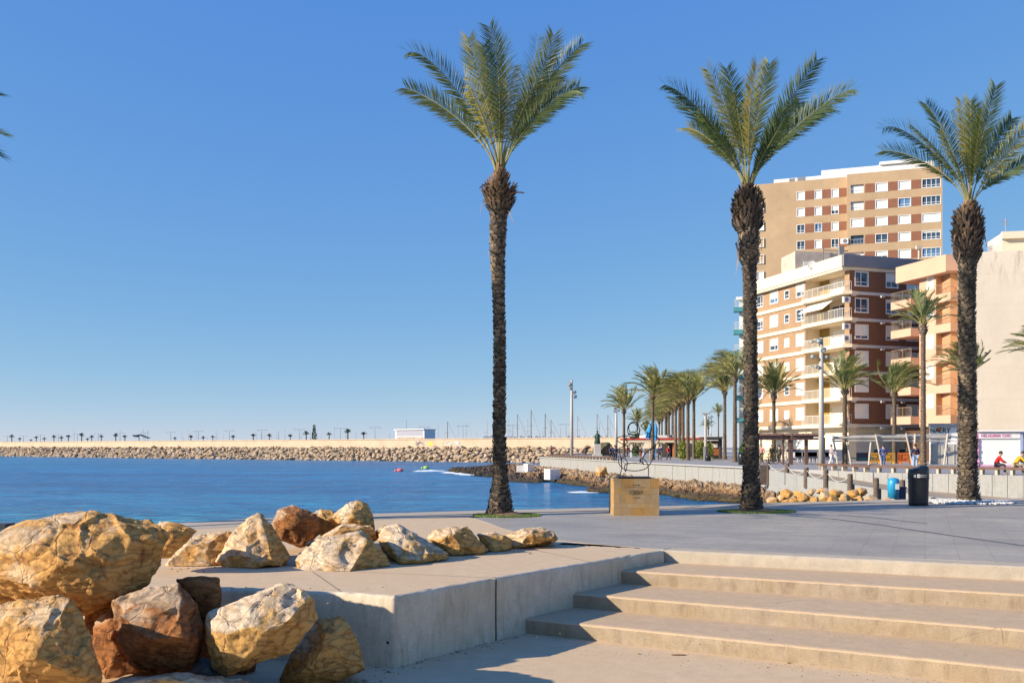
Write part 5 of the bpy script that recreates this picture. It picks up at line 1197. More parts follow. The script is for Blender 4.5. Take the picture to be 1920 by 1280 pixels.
curved(-.10, .12, .76, .775, .262).build('slot_lip', M_BIN, bn)
# blue bin & dark box at ramp foot
q = P(1675, 934, 45); s = MB(); s.tube([q, q+Vector((0,0,.75)), q+Vector((.02,0,.95)), q+Vector((.02,0,1.0))], [.26,.28,.25,.1], 14); bb_ = solo(s, 'litter_bin', M('bin_blue', (.02,.30,.55), (.02,.24,.46), 3, .4), 'bright blue round bin at the foot of the ramp between two posts', 'litter bin', smooth=True)
s = MB(); s.box(.0, .16, -.31, -.26, .45, .72); s.build('sticker', white, bb_, local=True)
q = P(1687, 936, 45.2); s = MB(); s.box(q.x-.2, q.x+.22, 45, 45.4, q.z, q.z+.55); s.box(q.x-.23, q.x+.25, 44.97, 45.43, q.z+.55, q.z+.62); solo(s, 'storage_box', M('box_navy', (.03,.05,.12)), 'small dark navy box just right of the blue bin', 'box')
# benches on the promenade wall
M_BS = M('bench_wood', (.15,.08,.055), (.09,.05,.035), 3, .7, .4, 30, stretch=(1,1,6)); M_BL = M('bench_leg', (.52,.44,.33), (.42,.35,.26), 3)
def long_bench(pts, legs, label, h=.42, wd=.42):
    root = thing('long_bench', tuple(pts[0]), label, 'bench'); s = MB()
    for a, b in zip(pts[:-1], pts[1:]):
        d = (b-a).normalized(); n = Vector((d.y, -d.x, 0)); L = (b-a).length
        for k in range(3): s.obox(a, d, n, 0, L, -.2+k*.145, -.07+k*.145, h-.06, h)
        s.obox(a, d, n, 0, L, .18, .21, h-.14, h-.065)
    s.build('seat', M_BS, root)
    for i in range(legs):
        t = (i+.5)/legs*(len(pts)-1); k = min(int(t), len(pts)-2); a, b = pts[k], pts[k+1]; p = a.lerp(b, t-k); d = (b-a).normalized(); n = Vector((d.y, -d.x, 0))
        l = MB(); l.obox(p, d, n, -.07, .07, -.17, .16, 0.0, h-.061); l.build('leg', M_BL, root)
    return root
bkn = [p+Vector((0, .35, .03)) for p in BK]
long_bench([GP(1541,880.5)+Vector((0,.5,.03)), bkn[1], bkn[2], bkn[3]], 15, 'long wooden bench with pale legs along the wall top where two people sit')
long_bench([bkn[3], bkn[3].lerp(bkn[4], .5)], 8, 'wooden bench carrying on past the right edge of the frame')
wl = [WT[0].lerp(WT[1], .08)+Vector((.3,.6,.03)), WT[1].lerp(WT[0], .02)+Vector((.3,.6,.03))]
long_bench(wl, 24, 'long dark wooden bench on the seaward end of the promenade wall')
far_b = [Vector((6.4, 150, .03)), Vector((14.5, 150, .03))]; long_bench(far_b, 10, 'far bench in pale view behind the seaward wall bench')
# people ---------------------------------------------------------------------
def skin_mesh(verts, edges, rad, name, mat, parent, sub=1):
    me = bpy.data.meshes.new(name); me.from_pydata(verts, edges, []); o = bpy.data.objects.new(name, me); COL.objects.link(o)
    m = o.modifiers.new('skin', 'SKIN'); m.use_smooth_shade = True; m.branch_smoothing = .6
    for i, r in enumerate(rad): me.skin_vertices[0].data[i].radius = r if isinstance(r, tuple) else (r, r)
    me.skin_vertices[0].data[0].use_root = True
    o.modifiers.new('sub', 'SUBSURF').levels = sub; o.modifiers['sub'].render_levels = sub
    dg = bpy.context.evaluated_depsgraph_get(); dg.update(); m2 = bpy.data.meshes.new_from_object(o.evaluated_get(dg)); bpy.data.objects.remove(o)
    m2.materials.clear(); m2.materials.append(mat); o = bpy.data.objects.new(name, m2); COL.objects.link(o); o.parent = parent; return o
M_SKIN = M('skin', (.50,.31,.22), (.42,.25,.17), 6, .55)
def cloth(nm, c): return M('cloth_'+nm, c, tuple(x*.75 for x in c), 5, .85, .3, 30)
def person(loc, rz, top, legs, label, pose='walk', hair=(.05,.035,.025), h=1.72, lean=0.0, hat=None):
    root = thing('person', tuple(loc), label, 'person', rz=rz); k = h/1.72
    if pose in ('walk', 'stand'):
        st = .22 if pose == 'walk' else .05
        J = dict(pel=(0,0,.95), chest=(0,.0,1.28), neck=(0,0,1.47), head=(0,-.02,1.58), top=(0,-.01,1.68),
                 hl=(.09,0,.90), kl=(.10,-st*.55,.50), al=(.10,-st*.9,.08), tl=(.10,-st*.9-.16,.035), hr=(-.09,0,.90), kr=(-.10,st*.3,.50), ar=(-.10,st*1.1,.10), tr=(-.10,st*1.1-.15,.035),
                 sl=(.19,0,1.40), el=(.25,st*.35,1.13), wl=(.24,st*.1-.08,.90), fl=(.24,st*.05-.12,.80), sr=(-.19,0,1.40), er=(-.25,-st*.3,1.13), wr=(-.24,-st*.7-.1,.93), fr=(-.24,-st*.8-.14,.83))
    else:   # seated, pelvis on a 0.42 m seat; hunched forward
        J = dict(pel=(0,0,.10), chest=(0,-.10-lean,.42), neck=(0,-.17-lean*1.4,.60), head=(0,-.22-lean*1.7,.70), top=(0,-.22-lean*1.7,.80),
                 hl=(.09,-.04,.09), kl=(.12,-.44,.10), al=(.12,-.46,-.33), tl=(.12,-.60,-.38), hr=(-.09,-.04,.09), kr=(-.12,-.44,.10), ar=(-.12,-.42,-.33), tr=(-.12,-.56,-.38),
                 sl=(.19,-.13-lean,.53), el=(.25,-.28-lean,.30), wl=(.14,-.46-lean,.22), fl=(.10,-.52-lean,.20), sr=(-.19,-.13-lean,.53), er=(-.25,-.28-lean,.30), wr=(-.14,-.46-lean,.22), fr=(-.10,-.52-lean,.20))
    ks = list(J); V = [tuple(c*k for c in J[q]) for q in ks]; ix = {q: i for i, q in enumerate(ks)}
    E = [('pel','chest'),('chest','neck'),('neck','head'),('head','top'),('pel','hl'),('hl','kl'),('kl','al'),('al','tl'),('pel','hr'),('hr','kr'),('kr','ar'),('ar','tr'),('chest','sl'),('sl','el'),('el','wl'),('wl','fl'),('chest','sr'),('sr','er'),('er','wr'),('wr','fr')]
    rd = dict(pel=.13,chest=.135,neck=.055,head=.10,top=.07,hl=.085,kl=.058,al=.042,tl=.03,hr=.085,kr=.058,ar=.042,tr=.03,sl=.058,el=.042,wl=.03,fl=.03,sr=.058,er=.042,wr=.03,fr=.03)
    skin_mesh(V, [(ix[a], ix[b]) for a, b in E], [rd[q]*k for q in ks], 'body', M_SKIN, root)
    def sub(keys, edges, extra, nm, mat):
        skin_mesh([V[ix[q]] for q in keys], [(keys.index(a), keys.index(b)) for a, b in edges], [(rd[q]+extra)*k for q in keys], nm, mat, root)
    sub(['pel','chest','sl','el','wl','sr','er','wr'], [('pel','chest'),('chest','sl'),('sl','el'),('el','wl'),('chest','sr'),('sr','er'),('er','wr')], .03, 'jacket', cloth('top_%d' % int(sum(c*q for c, q in zip(top, (1e3, 1e5, 1e7)))), top))
    sub(['pel','hl','kl','al','hr','kr','ar'], [('pel','hl'),('hl','kl'),('kl','al'),('pel','hr'),('hr','kr'),('kr','ar')], .022, 'trousers', cloth('leg_%d' % int(sum(c*q for c, q in zip(legs, (1e3, 1e5, 1e7)))), legs))
    hm = MB(); c = Vector(V[ix['head']])*.45+Vector(V[ix['top']])*.55; hm.ell(c+Vector((0, .03, .0)), (.098*k, .105*k, .10*k), 12, 8); hm.build('hair', M('hair_'+str(round(hair[0]*1000)), hair), root, local=True, smooth=True)
    return root
sd = (BK[3]-BK[2]).normalized(); ang = math.atan2(sd.y, sd.x)
for x, c, lg, lab, ln, yy in [(1867, (.62,.012,.02), (.05,.05,.07), 'person in a bright red jacket seated on the long bench, seen from behind', .03, 0), (1902, (.62,.36,.015), (.45,.36,.25), 'person in a mustard yellow jacket leaning forward on the long bench', .14, 0)]:
    A, Bv = bkn[2], bkn[3]; k = (x-960)/F_; t = (k*A.y-A.x)/((Bv.x-A.x)-k*(Bv.y-A.y)); q = A.lerp(Bv, t)+Vector((0,0,.42))
    person(q, ang+math.pi+(.9 if x > 1890 else 1.15)*-1+.9*0, c, lg, lab, 'sit', lean=ln)
for x, yb, rz, c, lg, lab, ps in [(1237,864,math.pi,(.03,.045,.13),(.03,.03,.05),'person in a dark navy coat walking away beside the leaning palm trunk','walk'), (1253.5,864.5,.6,(.55,.03,.06),(.06,.06,.10),'person in a crimson jacket walking beside the navy coat','walk'),
  (1559,873.5,1.4,(.42,.34,.38),(.72,.70,.72),'person in a mauve plaid shirt and white trousers right of the floodlight mast','walk'), (1656,873.5,2.6,(.03,.06,.20),(.05,.09,.26),'person in a blue shirt and jeans by the orange barriers','walk'),
  (1716,881,math.pi,(.04,.03,.07),(.30,.42,.60),'person in a dark top and light blue jeans standing behind the litter bin','stand'), (1146,863,.3,(.04,.05,.10),(.03,.03,.05),'darkly dressed walker left of the sculpture','walk'),
  (1153,865,3.0,(.05,.05,.12),(.04,.04,.06),'second dark walker just left of the sculpture','walk'), (1033.5,853.8,1.0,(.62,.12,.10),(.2,.1,.1),'person in a coral red top at the seaward end of the long promenade','stand'),
  (1098,854.5,1.0,(.14,.07,.04),(.08,.05,.04),'person in brown beyond the seaward bench','stand'), (1176,856,1.0,(.5,.05,.05),(.1,.1,.15),'far person in red seen through the sculpture','stand'),
  (1201,857,1.0,(.6,.45,.45),(.4,.1,.1),'far person in pink seen through the sculpture','stand')]:
    person(G(x, yb, 0), rz, c, lg, lab, ps)
for x, yb, c, lab in [(1428,868,(.45,.22,.20),'person in a dusty red shirt among the cyclists under the pergola'),(1447,868,(.10,.09,.03),'tall person in olive among the cyclists under the pergola'),(1461,868,(.06,.06,.05),'rightmost person among the cyclists under the pergola')]:
    person(G(x, yb, 0), R.uniform(0, 6), c, (.05,.05,.05), lab, 'stand')
def bicycle(loc, rz, lab, c):
    root = thing('bicycle', tuple(loc), lab, 'bicycle', rz=rz)
    for x in (-.52, .52):
        w = MB(); w.tube([(x+math.cos(i*.393)*.33, 0, .34+math.sin(i*.393)*.33) for i in range(17)], .025, 6, cap=False)
        for i in range(6): w.tube([(x, 0, .34), (x+math.cos(i*1.047)*.32, 0, .34+math.sin(i*1.047)*.32)], .006, 3)
        w.build('wheel', M('tyre', (.02,.02,.02)), root, local=True)
    f = MB()
    for p, q in (((-.52,0,.34),(-.1,0,.3)),((-.1,0,.3),(.38,0,.82)),((-.1,0,.3),(-.2,0,.85)),((-.2,0,.8),(.36,0,.86)),((-.52,0,.34),(-.18,0,.78)),((.52,0,.34),(.35,0,.95))): f.tube([p, q], .02, 6)
    f.build('frame', M('bike_'+str(c[0]), c, None, 4, .3), root, local=True)
    h = MB(); h.tube([(.3,-.27,1.02),(.36,0,.98),(.3,.27,1.02)], .016, 6); h.build('handlebar', M('tyre', (.02,.02,.02)), root, local=True)
    s = MB(); s.ell((-.2,0,.9), (.14,.07,.04)); s.build('saddle', M('tyre', (.02,.02,.02)), root, local=True)
bicycle(G(1433,869,0), .2, 'bicycle parked left among the people under the pergola', (.6,.45,.05)); bicycle(G(1441,869.5,0)+Vector((.3,.4,0)), .3, 'yellow framed bicycle in the middle of the group under the pergola', (.55,.35,.04)); bicycle(G(1458,869,0), -.2, 'dark bicycle right of the small palm under the pergola', (.03,.03,.03))
# floodlight masts ------------------------------------------------------------
M_POLE = M('pole_grey', (.44,.42,.39), (.37,.355,.33), 1.2, .5); M_LAMP = M('lamp_housing', (.30,.34,.35), (.22,.25,.27), 3, .35, metal=.4)
def flood(xb, yb, ytop, heads, label, r=.13):
    b = G(xb, yb); top = zp(ytop, b.y); root = thing('floodlight_mast', tuple(b), label, 'floodlight mast', 'floodlight masts')
    m = MB(); m.tube([b, b+Vector((0,0,top*.5)), b+Vector((0,0,top))], [r*1.15, r, r*.7], 12); m.build('pole', M_POLE, root, smooth=True)
    for px, py, sz in heads:
        c = P(px, py, b.y-.1); h = MB(); d = Vector(((px-xb)*.08+.01, -.5, -.45)).normalized(); rr_ = sz*b.y/F_
        h.tube([c-d*rr_*.6, c-d*rr_*.1, c+d*rr_*.3, c+d*rr_*.4], [rr_*.3, rr_*.62, rr_*.85, rr_*.8], 12); h.tube([c-d*rr_*.3, Vector((b.x, b.y, c.z-.1))], .03, 5)
        l = h.build('floodlight', M_LAMP, root); g = MB(); g.ell(c+d*rr_*.34, (rr_*.66, rr_*.5, rr_*.6), 10, 6); g.build('lens', M('lamp_lens', (.5,.55,.55), (.3,.34,.36), 4, .1), l)
flood(1540,880,633,[(1536,638,7),(1543,655,7),(1525,668,5.5),(1550,669,5),(1531,686,5),(1523,640,4.5)],'tallest pale floodlight mast with six lamps before the brick block',.17)
flood(1072,856,712,[(1069,719,4),(1069,727,4),(1077,735,4.5),(1078,743,4.5),(1067,722,3)],'floodlight mast standing alone against the sky at the seaward end',.24)
flood(1155.5,855,756,[(1152,765,3),(1159,763,3),(1160,769,3),(1151,770,3)],'shorter floodlight mast just left of the first promenade palm',.2)
flood(1333,858,775,[(1329,782,2.5),(1335,781,2.5),(1330,790,2.5),(1336,790,2.5)],'thin distant floodlight mast above the dark kiosk',.08)
b = G(1323,863); root = thing('street_lamp', tuple(b), 'plain grey lamp column with a dark thick base right of the bushes', 'street lamp'); m = MB(); m.tube([b+Vector((0,0,1.6)), b+Vector((0,0,5.2))], .15, 10); m.build('pole', M_POLE, root)
m = MB(); m.tube([b, b+Vector((0,0,1.6))], .26, 10); m.build('base', M('base_grey', (.14,.14,.15)), root); m = MB(); m.box(b.x-.5, b.x+.5, b.y-.2, b.y+.2, 5.2, 5.35); m.build('lamp_head', M_POLE, root)
for x, y0, y1, nm, lab in [(1327.5,864,852,'litter_bin','black bin at the foot of the grey lamp column'),(1391,871,848,'litter_bin','dark grey bin left of the big palm trunk, near the promenade edge')]:
    b = G(x, y0); m = MB(); z = zp(y1, b.y); m.tube([b, b+Vector((0,0,z*.7)), b+Vector((0,0,z*.92)), b+Vector((0,0,z))], [.3,.33,.28,.1], 12); solo(m, nm, M_BIN, lab, 'litter bin', smooth=True)
# blue furled sail
b = G(1219,860); m = MB(); pts = [(P(1223,780,b.y), .02), (P(1221,795,b.y), .22), (P(1216,812,b.y), .42), (P(1216,822,b.y), .35)]; m.tube([p for p, r in pts], [r for p, r in pts], 8); pr = thing('parasol', tuple(b), 'tall bright blue furled parasol behind the sculpture', 'parasol'); m.build('canopy', M('sail_blue', (.02,.30,.70), (.02,.22,.55), 2), pr)
m = MB(); m.tube([b, Vector((pts[3][0].x, b.y, pts[3][0].z))], .05, 6); m.build('pole', M_POLE, pr)
m = MB(); c = P(1230,804,b.y+2); m.tube([P(1229,790,b.y+2), c, P(1229,825,b.y+2)], [.02,.25,.2], 8); m.tube([P(1229,825,b.y+2), Vector((P(1229,825,b.y+2).x, b.y+2, 0))], .05, 6); solo(m, 'parasol', MATS['sail_blue'], 'second, lower blue furled parasol half behind the palm trunk', 'parasol')
# long red and white pavilion
pv = thing('pavilion', tuple(G(1260, 857)), 'long low white pavilion with a red stripe along its roof edge', 'pavilion'); Yv = 137
def bx(x0, x1, y0, y1, Yd, dp, mat, nm, root):
    m = MB(); a = P(x0, y1, Yd); c = P(x1, y0, Yd); m.box(a.x, c.x, Yd, Yd+dp, max(0, a.z) if y1 > 855 else a.z, c.z); return m.build(nm, mat, root)
bx(1212,1328,815.5,820.5,Yv,9,white,'roof_fascia',pv); bx(1176,1330,820.5,824.5,Yv-.1,9,M('red_stripe', (.50,.05,.035), (.42,.04,.03)),'red_stripe',pv); bx(1178,1330,824.6,829,Yv-.05,9,M_CREAM,'beam',pv)
text('EM', .62, P(1256, 819.6, Yv-.1), 0, M('sign_dark', (.06,.06,.07)), pv, ext=.02)
for x in (1182,1205,1238,1262,1284,1306,1326): bx(x,x+2.5,829,860,Yv+.3,.4,white if x != 1262 else M('orange_post', (.5,.18,.05)),'column',pv)
bx(1240,1330,831,860,Yv+7,.3,M_CREAM,'back_wall',pv); bx(1252,1262,830,858,Yv+5.5,.3,M('dark_opening', (.03,.025,.02)),'doorway',pv)
kk = thing('kiosk', tuple(G(1345, 860)), 'dark flat roofed kiosk with an orange counter between two leaning palms', 'kiosk')
bx(1325,1355,818.5,822,116,5,M('roof_dark', (.05,.05,.06)),'roof',kk); bx(1326,1354,822,860,119,2,M('dark_opening', (.03,.025,.02)),'back_wall',kk); bx(1327,1347,824,826,115.8,.4,M_SHUTG,'sign_band',kk)
bx(1331,1348,841,853,116.5,.6,M('orange_counter', (.42,.14,.04), (.3,.09,.03)),'counter',kk); bx(1334,1346,831,839,118.7,.2,M_SHUT,'menu_board',kk); bx(1349,1353,826,860,116.3,.4,M('roof_dark', (.05,.05,.06)),'pillar',kk)
# bushes
def bush(x0, x1, ytop, yb, seed, label, cs=((.26,.28,.04), (.12,.16,.03))):
    rnd = random.Random(seed); b = G((x0+x1)/2, yb); w = (x1-x0)*b.y/F_/2; h = zp(ytop, b.y); m = MB()
    for i in range(900):
        th = rnd.uniform(0, 6.28); f = rnd.random(); r = w*(.55+.45*math.sin(3.1*f))*math.sqrt(rnd.random()); c = b+Vector((math.cos(th)*r, math.sin(th)*r*.8, .05+f*h*rnd.uniform(.7,1)))
        d = Vector((rnd.gauss(0,.5), rnd.gauss(0,.5), rnd.uniform(.2,1))).normalized(); s = d.cross(Vector((rnd.gauss(0,1), rnd.gauss(0,1), 0))).normalized(); l = rnd.uniform(.25,.5)
        m.add([c, c+d*l*.5+s*.05, c+d*l, c+d*l*.5-s*.05], [(0,1,2,3)])
    root = thing('bush', tuple(b), label, 'bush', 'promenade bushes'); m.build('foliage', M('bush_leaf_'+str(cs[0][0]), cs[0], cs[1], 2, .5), root)
    s = MB(); s.tube([b, b+Vector((0,0,h*.6))], .06, 6); s.tube([b, b+Vector((.3*w,0,h*.5))], .04, 6); s.build('stem', M('bush_stem', (.12,.08,.05)), root)
bush(1272,1290,828,862,1,'yellow green bush left of the close pair of palms'); bush(1303,1322,826,862,2,'tallest yellow green bush between palm and lamp column'); bush(1324,1337,832,861,3,'small yellow green bush right of the lamp column'); bush(1388,1402,832,866,4,'green plant half hidden by the big palm trunk', ((.10,.22,.04),(.05,.1,.02)))
bush(1178,1208,808,856,5,'dark green bush seen through the sculpture',((.10,.12,.03),(.05,.06,.02)))
m = MB(); p = P(1128,846,150); mr = rock_obj('planted_mound', [P(1105,853,150), P(1112,838,150), P(1125,829,150), P(1146,827,150), P(1152,838,150), P(1160,853,150), P(1128,840,145), P(1128,853,144), P(1150,853,156), P(1110,853,156), P(1135,830,156)], M('mound_green', (.16,.13,.06), (.05,.05,.025), .8, .9), L=.5, seed=77)
tag(mr, 'brown and green planted mound at the seaward end, behind the walkers', 'mound')
st_ = thing('statue', tuple(G(1120,856)), 'dark green statue on a pale pedestal in front of the planted mound', 'statue'); b = G(1120,856); m = MB(); z = zp(832, b.y); m.box(b.x-.7, b.x+.7, b.y-.7, b.y+.7, 0, .4); m.box(b.x-.5, b.x+.5, b.y-.5, b.y+.5, .4, z); m.build('pedestal', M_SHUTG, st_)
m = MB(); m.tube([(b.x,b.y,z),(b.x,b.y,z+.9),(b.x+.02,b.y,z+1.5),(b.x,b.y,z+1.75)], [.5,.38,.28,.12], 8); m.ell((b.x,b.y,z+1.95), (.16,.16,.2)); m.tube([(b.x-.25,b.y,z+1.4),(b.x-.45,b.y-.1,z+1.1),(b.x-.3,b.y-.3,z+.9)], .09, 6); m.tube([(b.x+.25,b.y,z+1.45),(b.x+.45,b.y-.1,z+1.2),(b.x+.3,b.y-.3,z+.95)], .09, 6); m.build('figure', M('bronze_green', (.03,.09,.06), (.02,.05,.04)), st_, smooth=True)
# pergola
M_PW = M('pergola_wood', (.15,.085,.07), (.10,.055,.045), 2); pg = thing('pergola', tuple(G(1450, 870)), 'long brown timber pergola in front of the brick block', 'pergola'); Yg = 80
for x0, x1, yy in ((1412,1486,Yg), (1484,1545,Yg-2)):
    m = MB(); a = P(x0,824,yy); c = P(x1,815.5,yy)
    m.box(a.x, c.x, yy, yy+.14, c.z-.16, c.z); m.box(a.x, c.x, yy, yy+.14, a.z-.02, a.z+.12); m.box(a.x, c.x, yy+3, yy+3.14, a.z, c.z)
    k = int((c.x-a.x)/.45)
    for i in range(k+1): x = a.x+(c.x-a.x)*i/k; m.box(x-.035, x+.035, yy-.25, yy+3.4, c.z+.003, c.z+.15); 
    for i in range(0, k+1, 2): x = a.x+(c.x-a.x)*i/k; m.box(x-.03, x+.03, yy+.02, yy+.12, a.z+.12, c.z-.16)
    m.box(a.x, c.x, yy+.02, yy+.1, a.z+.13, c.z-.2) ; m.build('roof_frame', M_PW, pg)
for x, w in ((1422,.1),(1470,.08),(1484.5,.16),(1513.5,.13),(1545,.16)):
    m = MB(); q = P(x, 820, Yg); m.box(q.x-w, q.x+w, Yg+.16, Yg+.16+2*w, 0, q.z); m.build('post', M_PW, pg)
for x in (1492,1507,1521,1535,1550,1558):
    b = P(x, 862, 93); m = MB(); m.box(b.x-.75, b.x+.75, 93, 93.5, .42, .5); m.box(b.x-.75, b.x+.75, 93.42, 93.5, .55, 1.0); tb_ = thing('park_bench', (b.x, 93, 0), {1492:'leftmost white bench by the navy wall under the pergola',1507:'second white bench from the left by the navy wall',1521:'third white bench from the left by the navy wall',1535:'fourth white bench from the left by the navy wall',1550:'white bench just right of the floodlight mast',1558:'last white bench, behind the leaning driftwood pole'}[x], 'bench', 'white benches by the navy wall')
    m.build('seat', M_SHUT, tb_); 
    for dx in (-.6, .6): m = MB(); m.box(b.x+dx-.05, b.x+dx+.05, 93, 93.4, 0, .42); m.build('leg', M_SHUTG, tb_)
# driftwood frame
M_DW = M('driftwood', (.52,.48,.43), (.36,.33,.30), 2, .8, .5, 15, stretch=(1,1,.3)); dw = thing('shade_frame', tuple(G(1660, 871)), 'bleached driftwood pole frame with a net of rails before the orange building', 'pole frame'); Yw = 79
def pole(nm, p, q, r, rows=None): m = MB(); m.tube([p, p.lerp(q, .5)+Vector((0,0,.04)), q], r, 8); m.build(nm, M_DW, dw)
pole('rail', P(1560,820.5,Yw), P(1782,820,Yw), .15); pole('rail', P(1560,826.5,Yw), P(1782,827,Yw-.2), .07); pole('rail', P(1600,818,Yw+1.5), P(1782,815.5,Yw+1.5), .09)
for x0, y0, x1 in ((1561,815,1571),(1588,828,1596),(1642,814,1653),(1699,812,1711),(1633,829,1629),(1716,813,1713),(1777,813,1770),(1716,820,1712)): q = P(x0, y0, Yw-.25); pole('post', q, Vector((X_(x1, Yw-.25), Yw-.25, 0)), .085)
m = MB(); m.tube([P(1593+48*i/12, 857+3.2*math.sin(math.pi*i/12), Yw+.5) for i in range(13)], .05, 6); m.build('green_rope', M('green_rope', (.03,.30,.24)), dw)
m = MB(); m.box(P(1774,842,Yw).x-.14, P(1774,842,Yw).x+.14, Yw-.45, Yw-.34, P(1774,846,Yw).z, P(1774,838,Yw).z); m.build('notice', M_GREY, dw)
# barriers
for x0, x1, c, lab in [(1629,1651,(.62,.30,.02),'leftmost yellow plastic barrier under the driftwood frame'),(1652,1678,(.62,.33,.03),'second yellow plastic barrier beside the blue shirted person'),(1684,1712,(.66,.16,.02),'bright orange plastic barrier between the two middle palms'),(1721,1729,(.60,.27,.02),'short end of a yellow barrier left of the tall middle palm')]:
    Yb = 84; a = P(x0, 849, Yb); c1_ = P(x1, 849, Yb); zt_ = zp(848, Yb)+.0; root = thing('barrier', ((a.x+c1_.x)/2, Yb, 0), lab, 'barrier', 'plastic barriers'); mt = M('plastic_'+str(c[1]), c, None, 2, .45); m = MB(); zt_ = 1.0
    m.box(a.x, c1_.x, Yb, Yb+.06, zt_-.14, zt_); m.box(a.x, c1_.x, Yb, Yb+.06, .16, .28); n_b = max(3, int((c1_.x-a.x)/.12))
    for i in range(n_b+1): x = a.x+(c1_.x-a.x)*i/n_b; m.box(x-.02, x+.02, Yb+.01, Yb+.05, .28, zt_-.14)
    m.box((a.x+c1_.x)/2-.2, (a.x+c1_.x)/2+.2, Yb-.01, Yb+.03, .5, .78); m.build('panel', mt, root)
    for x in (a.x+.15, c1_.x-.15): f = MB(); f.box(x-.05, x+.05, Yb-.25, Yb+.3, 0, .16); f.build('foot', mt, root)
# white and grey shop
sh_ = thing('shop', tuple(P(1770, 870, 80)), 'white and grey shopfront with black lettering and an orange cone emblem, under the orange building', 'shop'); Ysh = 82
def sb_(x0, x1, y0, y1, mat, nm, d0=0.0, dp=3.0):
    m = MB(); a = P(x0, y1, Ysh); c = P(x1, y0, Ysh); m.box(a.x, c.x, Ysh-d0, Ysh-d0+dp, 0 if y1 > 868 else a.z, c.z); return m.build(nm, mat, sh_)
M_SG = M('shop_grey', (.42,.41,.38), (.36,.35,.33), .6); sb_(1737,1800,797,872,white,'wall',0,.5); sb_(1737,1800,793.5,801,M_SG,'fascia',.12,1); sb_(1784.5,1788.5,801.2,821,M_SG,'grey_strip',.05,.3); sb_(1737,1792,832,869,M_SG,'shopfront',.08,.5); sb_(1748,1752,822,831.8,M_SG,'grey_strip',.05,.3)
for i in range(4): sb_(1738+i*13, 1738.8+i*13, 832, 869, M_SHUTG, 'shutter_post', .14, .05)
lt = M('letter_black', (.03,.03,.03)); text('NA', 1.0*(11/21)*1.0, P(1744, 810.5, Ysh-.02), 0, lt, sh_, ext=.02); text('ERY', .56, P(1761.8, 810.5, Ysh-.02), 0, lt, sh_, ext=.02)
m = MB(); q = P(1752.5, 804.5, Ysh-.03); m.ell(q+Vector((0,0,.12)), (.17,.03,.17)); m.add([q+Vector((-.15,0,.05)), q+Vector((.15,0,.05)), q+Vector((0,0,-.32)), q+Vector((-.15,.03,.05)), q+Vector((.15,.03,.05)), q+Vector((0,.03,-.32))], [(0,2,1),(3,4,5),(0,1,4,3),(1,2,5,4),(2,0,3,5)]); m.build('emblem', M('emblem_orange', (.62,.17,.03)), sh_)
sh_.rotation_euler = (0, 0, -.2)
# ice cream kiosk
ik = thing('ice_cream_kiosk', tuple(P(1870, 878, 63)), 'white ice cream kiosk with pink lettering and pink trim behind the two seated people', 'kiosk'); Yi = 63
def ib(x0, x1, y0, y1, mat, nm, d0=0.0, dp=3.0):
    m = MB(); a = P(x0, y1, Yi); c = P(x1, y0, Yi); m.box(a.x, c.x, Yi-d0, Yi-d0+dp, 0 if y1 > 874 else a.z, c.z); return m.build(nm, mat, ik)
M_PK = M('pink_paint', (.62,.30,.50), (.5,.22,.40), 2); M_WK = M('kiosk_white', (.88,.84,.78), (.82,.78,.72), 1)
ib(1836,1909,808,882,M_WK,'wall'); ib(1831,1912,806,809,white,'roof',.3,3.4); ib(1837,1909,811,821.5,M('kiosk_sign_white', (.86,.80,.78)),'sign_board',.12,.1); ib(1832,1837,811,882,M_PK,'side_pillar',.1,3); ib(1838,1909,871,882,M('pink_plinth', (.60,.32,.50)),'plinth_band',.05,.1)
ib(1909,1914,808,882,M('kiosk_blue', (.36,.42,.60)),'side_pillar',.1,3)
text('HELADERIA CHIC', .245, P(1868.5, 818.7, Yi-.14), 0, M('pink_letters', (.62,.16,.38)), ik, ext=.008)
for i in range(9):
    m = MB(); c = P(1836+R.uniform(0,3), 825+i*5, Yi-.1); m.ell(c, (.10,.04,.12)); 
    if i % 2 == 0: m.build('pink_ornament', M_PK, ik)
ik.rotation_euler = (0, 0, -.17)
k2 = thing('kiosk', tuple(P(1925, 878, 63)), 'neighbouring kiosk with an orange yellow sign at the right edge', 'kiosk')
m = MB(); a = P(1914.5, 882, 63); m.box(a.x, a.x+4, 63, 66, 0, zp(809, 63)); m.build('wall', M_WK, k2); m = MB(); m.box(a.x+.1, a.x+4, 62.85, 62.95, zp(821,63), zp(811,63)); m.build('sign_board', M('sign_amber', (.65,.42,.15)), k2)
# far breakwater skyline -------------------------------------------------------
M_FARP = M('far_palm_leaf', (.07,.10,.06), (.04,.06,.04), 1); M_FART = M('far_trunk', (.16,.13,.11)); M_STEEL = M('far_steel', (.30,.33,.37), (.25,.28,.32)); M_MAST = M('mast_metal', (.38,.36,.36), (.25,.24,.25)); M_MASTW = M('mast_wood', (.22,.18,.16))
def bwY(px, n=13.0):
    s = bws(px, n); return bw(s, n, 3.3)
def lamp_proto():
    root = empty('street_lamp', (0,0,0)); m = MB(); m.tube([(0,0,0),(0,0,8)], [.14,.09], 6); m.build('pole', M_STEEL, root, local=True)
    for sx in (-1, 1): m = MB(); m.box(min(0, sx*2.2), max(0, sx*2.2), -.1, .1, 7.9, 8.05); m.box(sx*2.0-.6, sx*2.0+.6, -.25, .25, 7.78, 7.95); m.build('lamp_arm', M_STEEL, root, local=True)
    return root
LP = lamp_proto()
